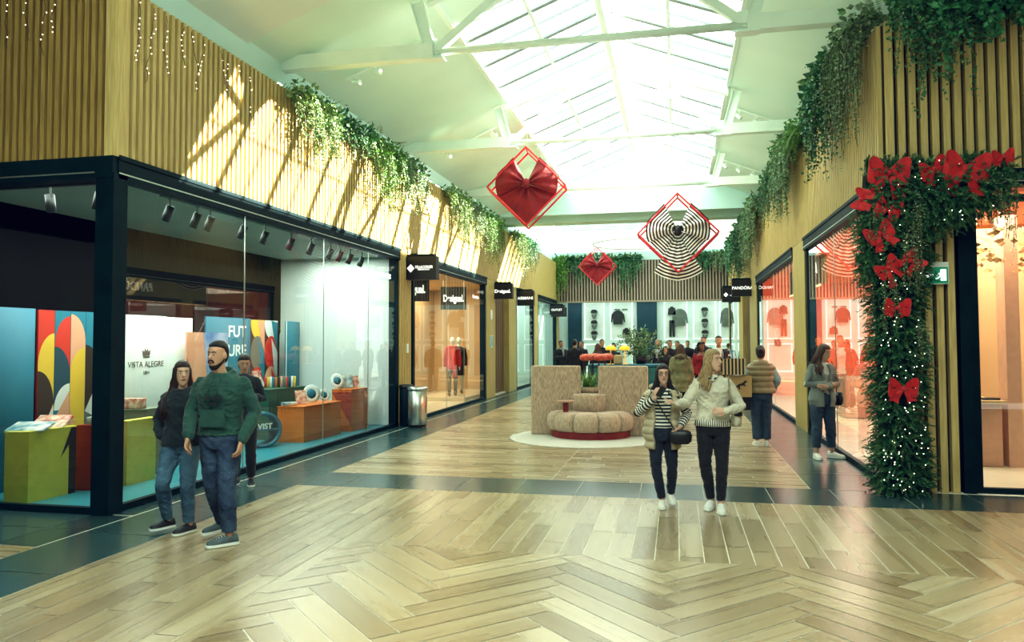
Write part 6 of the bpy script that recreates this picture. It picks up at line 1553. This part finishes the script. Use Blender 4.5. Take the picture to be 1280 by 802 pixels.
# ---------------------------------------------------------------- light, sky, camera
def area(name, loc, rot, sx, sy, power, color=(1,1,1), spread=PI):
    l = bpy.data.lights.new(name, 'AREA'); l.shape = 'RECTANGLE'; l.size = sx; l.size_y = sy; l.energy = power; l.color = color; l.spread = spread
    o = bpy.data.objects.new(name, l); col.objects.link(o); o.location = loc; o.rotation_euler = rot
    return o
def spot(name, loc, target, power, color=(1,1,1), ang=60, blend=.5, rad=.04):
    l = bpy.data.lights.new(name, 'SPOT'); l.energy = power; l.color = color; l.spot_size = math.radians(ang); l.spot_blend = blend; l.shadow_soft_size = rad
    o = bpy.data.objects.new(name, l); col.objects.link(o); o.location = loc
    o.rotation_euler = (V(target)-V(loc)).to_track_quat('-Z', 'Y').to_euler()
    return o
w = bpy.data.worlds.new('sky'); bpy.context.scene.world = w; w.use_nodes = True
bg = w.node_tree.nodes['Background']; bg.inputs[0].default_value = (.86, 1, .97, 1); bg.inputs[1].default_value = 3.2
sl = bpy.data.lights.new('sun', 'SUN'); sl.energy = 30; sl.angle = .009; sl.color = (1, .97, .86)
so = bpy.data.objects.new('sun', sl); col.objects.link(so)
so.rotation_euler = V((-1, -.6, -.5)).to_track_quat('-Z', 'Y').to_euler()
area('crossing_fill', (0, 1.5, 6.0), (0,0,0), 8, 5, 520, (.93,1,.94))  # added unseen lamp, brightens the crossing and the people in front
area('crossing_up_fill', (-1.5, 4.0, 4.4), (PI,0,0), 6, 4, 120, (.92,1,.93))  # added fill without a fixture, brightens the near ceiling from below
area('nave_up_fill', (-1.3, 17, 3.9), (PI,0,0), 3, 13, 85, (.90,1,.94))  # added wash along the corridor ceiling, no fixture there
area('left_window_light', (-7.0, 9.2, 3.58), (0,0,0), 1.6, 4.2, 150, (.95,1,.95))
area('left_window_light_far', (-7.0, 13.4, 3.58), (0,0,0), 1.6, 3.4, 105, (.95,1,.95))
area('warm_shop_light', (-7.6, 21, 3.55), (0,0,0), 2.6, 8, 230, (1,.86,.62))
area('pale_shop_light', (-7.4, 32.5, 3.55), (0,0,0), 2.4, 9, 150, (.97,1,.95))
area('coral_shop_light', (4.2, 18, 3.55), (0,0,0), 2.2, 13, 560, (1,.85,.72))
area('front_right_light', (5.6, 11.6, 3.5), (0,0,0), 4, 2.4, 50, (1,.86,.66))
area('far_hall_light', (-1.5, 33, 5.8), (0,0,0), 7, 8, 150, (.92,1,.96))
area('display_wall_light', (-1.5, 39.2, 3.7), (math.radians(25),0,0), 9, .5, 40, (.92,1,.97))

cam = bpy.data.cameras.new('camera'); co = bpy.data.objects.new('camera', cam); col.objects.link(co)
bpy.context.scene.camera = co
cam.sensor_width = 36; cam.lens = 950/1280*36; cam.shift_y = -13/1280; cam.clip_end = 200
yaw, pitch, roll = math.radians(12.2), .04, .004
Fw = V((-math.sin(yaw)*math.cos(pitch), math.cos(yaw)*math.cos(pitch), math.sin(pitch)))
Rt = V((math.cos(yaw), math.sin(yaw), 0)); Up = Rt.cross(Fw)
R2 = Rt*math.cos(roll)-Up*math.sin(roll); U2 = Rt*math.sin(roll)+Up*math.cos(roll)
mw = Matrix((R2, U2, -Fw)).transposed().to_4x4(); mw.translation = V((0,0,1.8)); co.matrix_world = mw

sc = bpy.context.scene
sc.view_settings.view_transform = 'Standard'; sc.view_settings.look = 'Medium High Contrast'; sc.view_settings.exposure = .38
sc.view_settings.use_curve_mapping = True
cmp_ = sc.view_settings.curve_mapping
for ci, pts in ((0, ((.0,.0),(.25,.235),(.6,.595),(1,.975))), (1, ((0,0),(.25,.25),(.6,.615),(1,1))), (2, ((0,.006),(.25,.238),(.6,.59),(1,.97)))):
    cv = cmp_.curves[ci]
    cv.points[0].location = pts[0]; cv.points[1].location = pts[3]
    cv.points.new(*pts[1]); cv.points.new(*pts[2])
cmp_.update()
sc.cycles.use_denoising = True
sc.cycles.max_bounces = 8; sc.cycles.diffuse_bounces = 4; sc.cycles.glossy_bounces = 4; sc.cycles.transparent_max_bounces = 16
sc.cycles.sample_clamp_indirect = 8; sc.cycles.caustics_reflective = False; sc.cycles.caustics_refractive = False
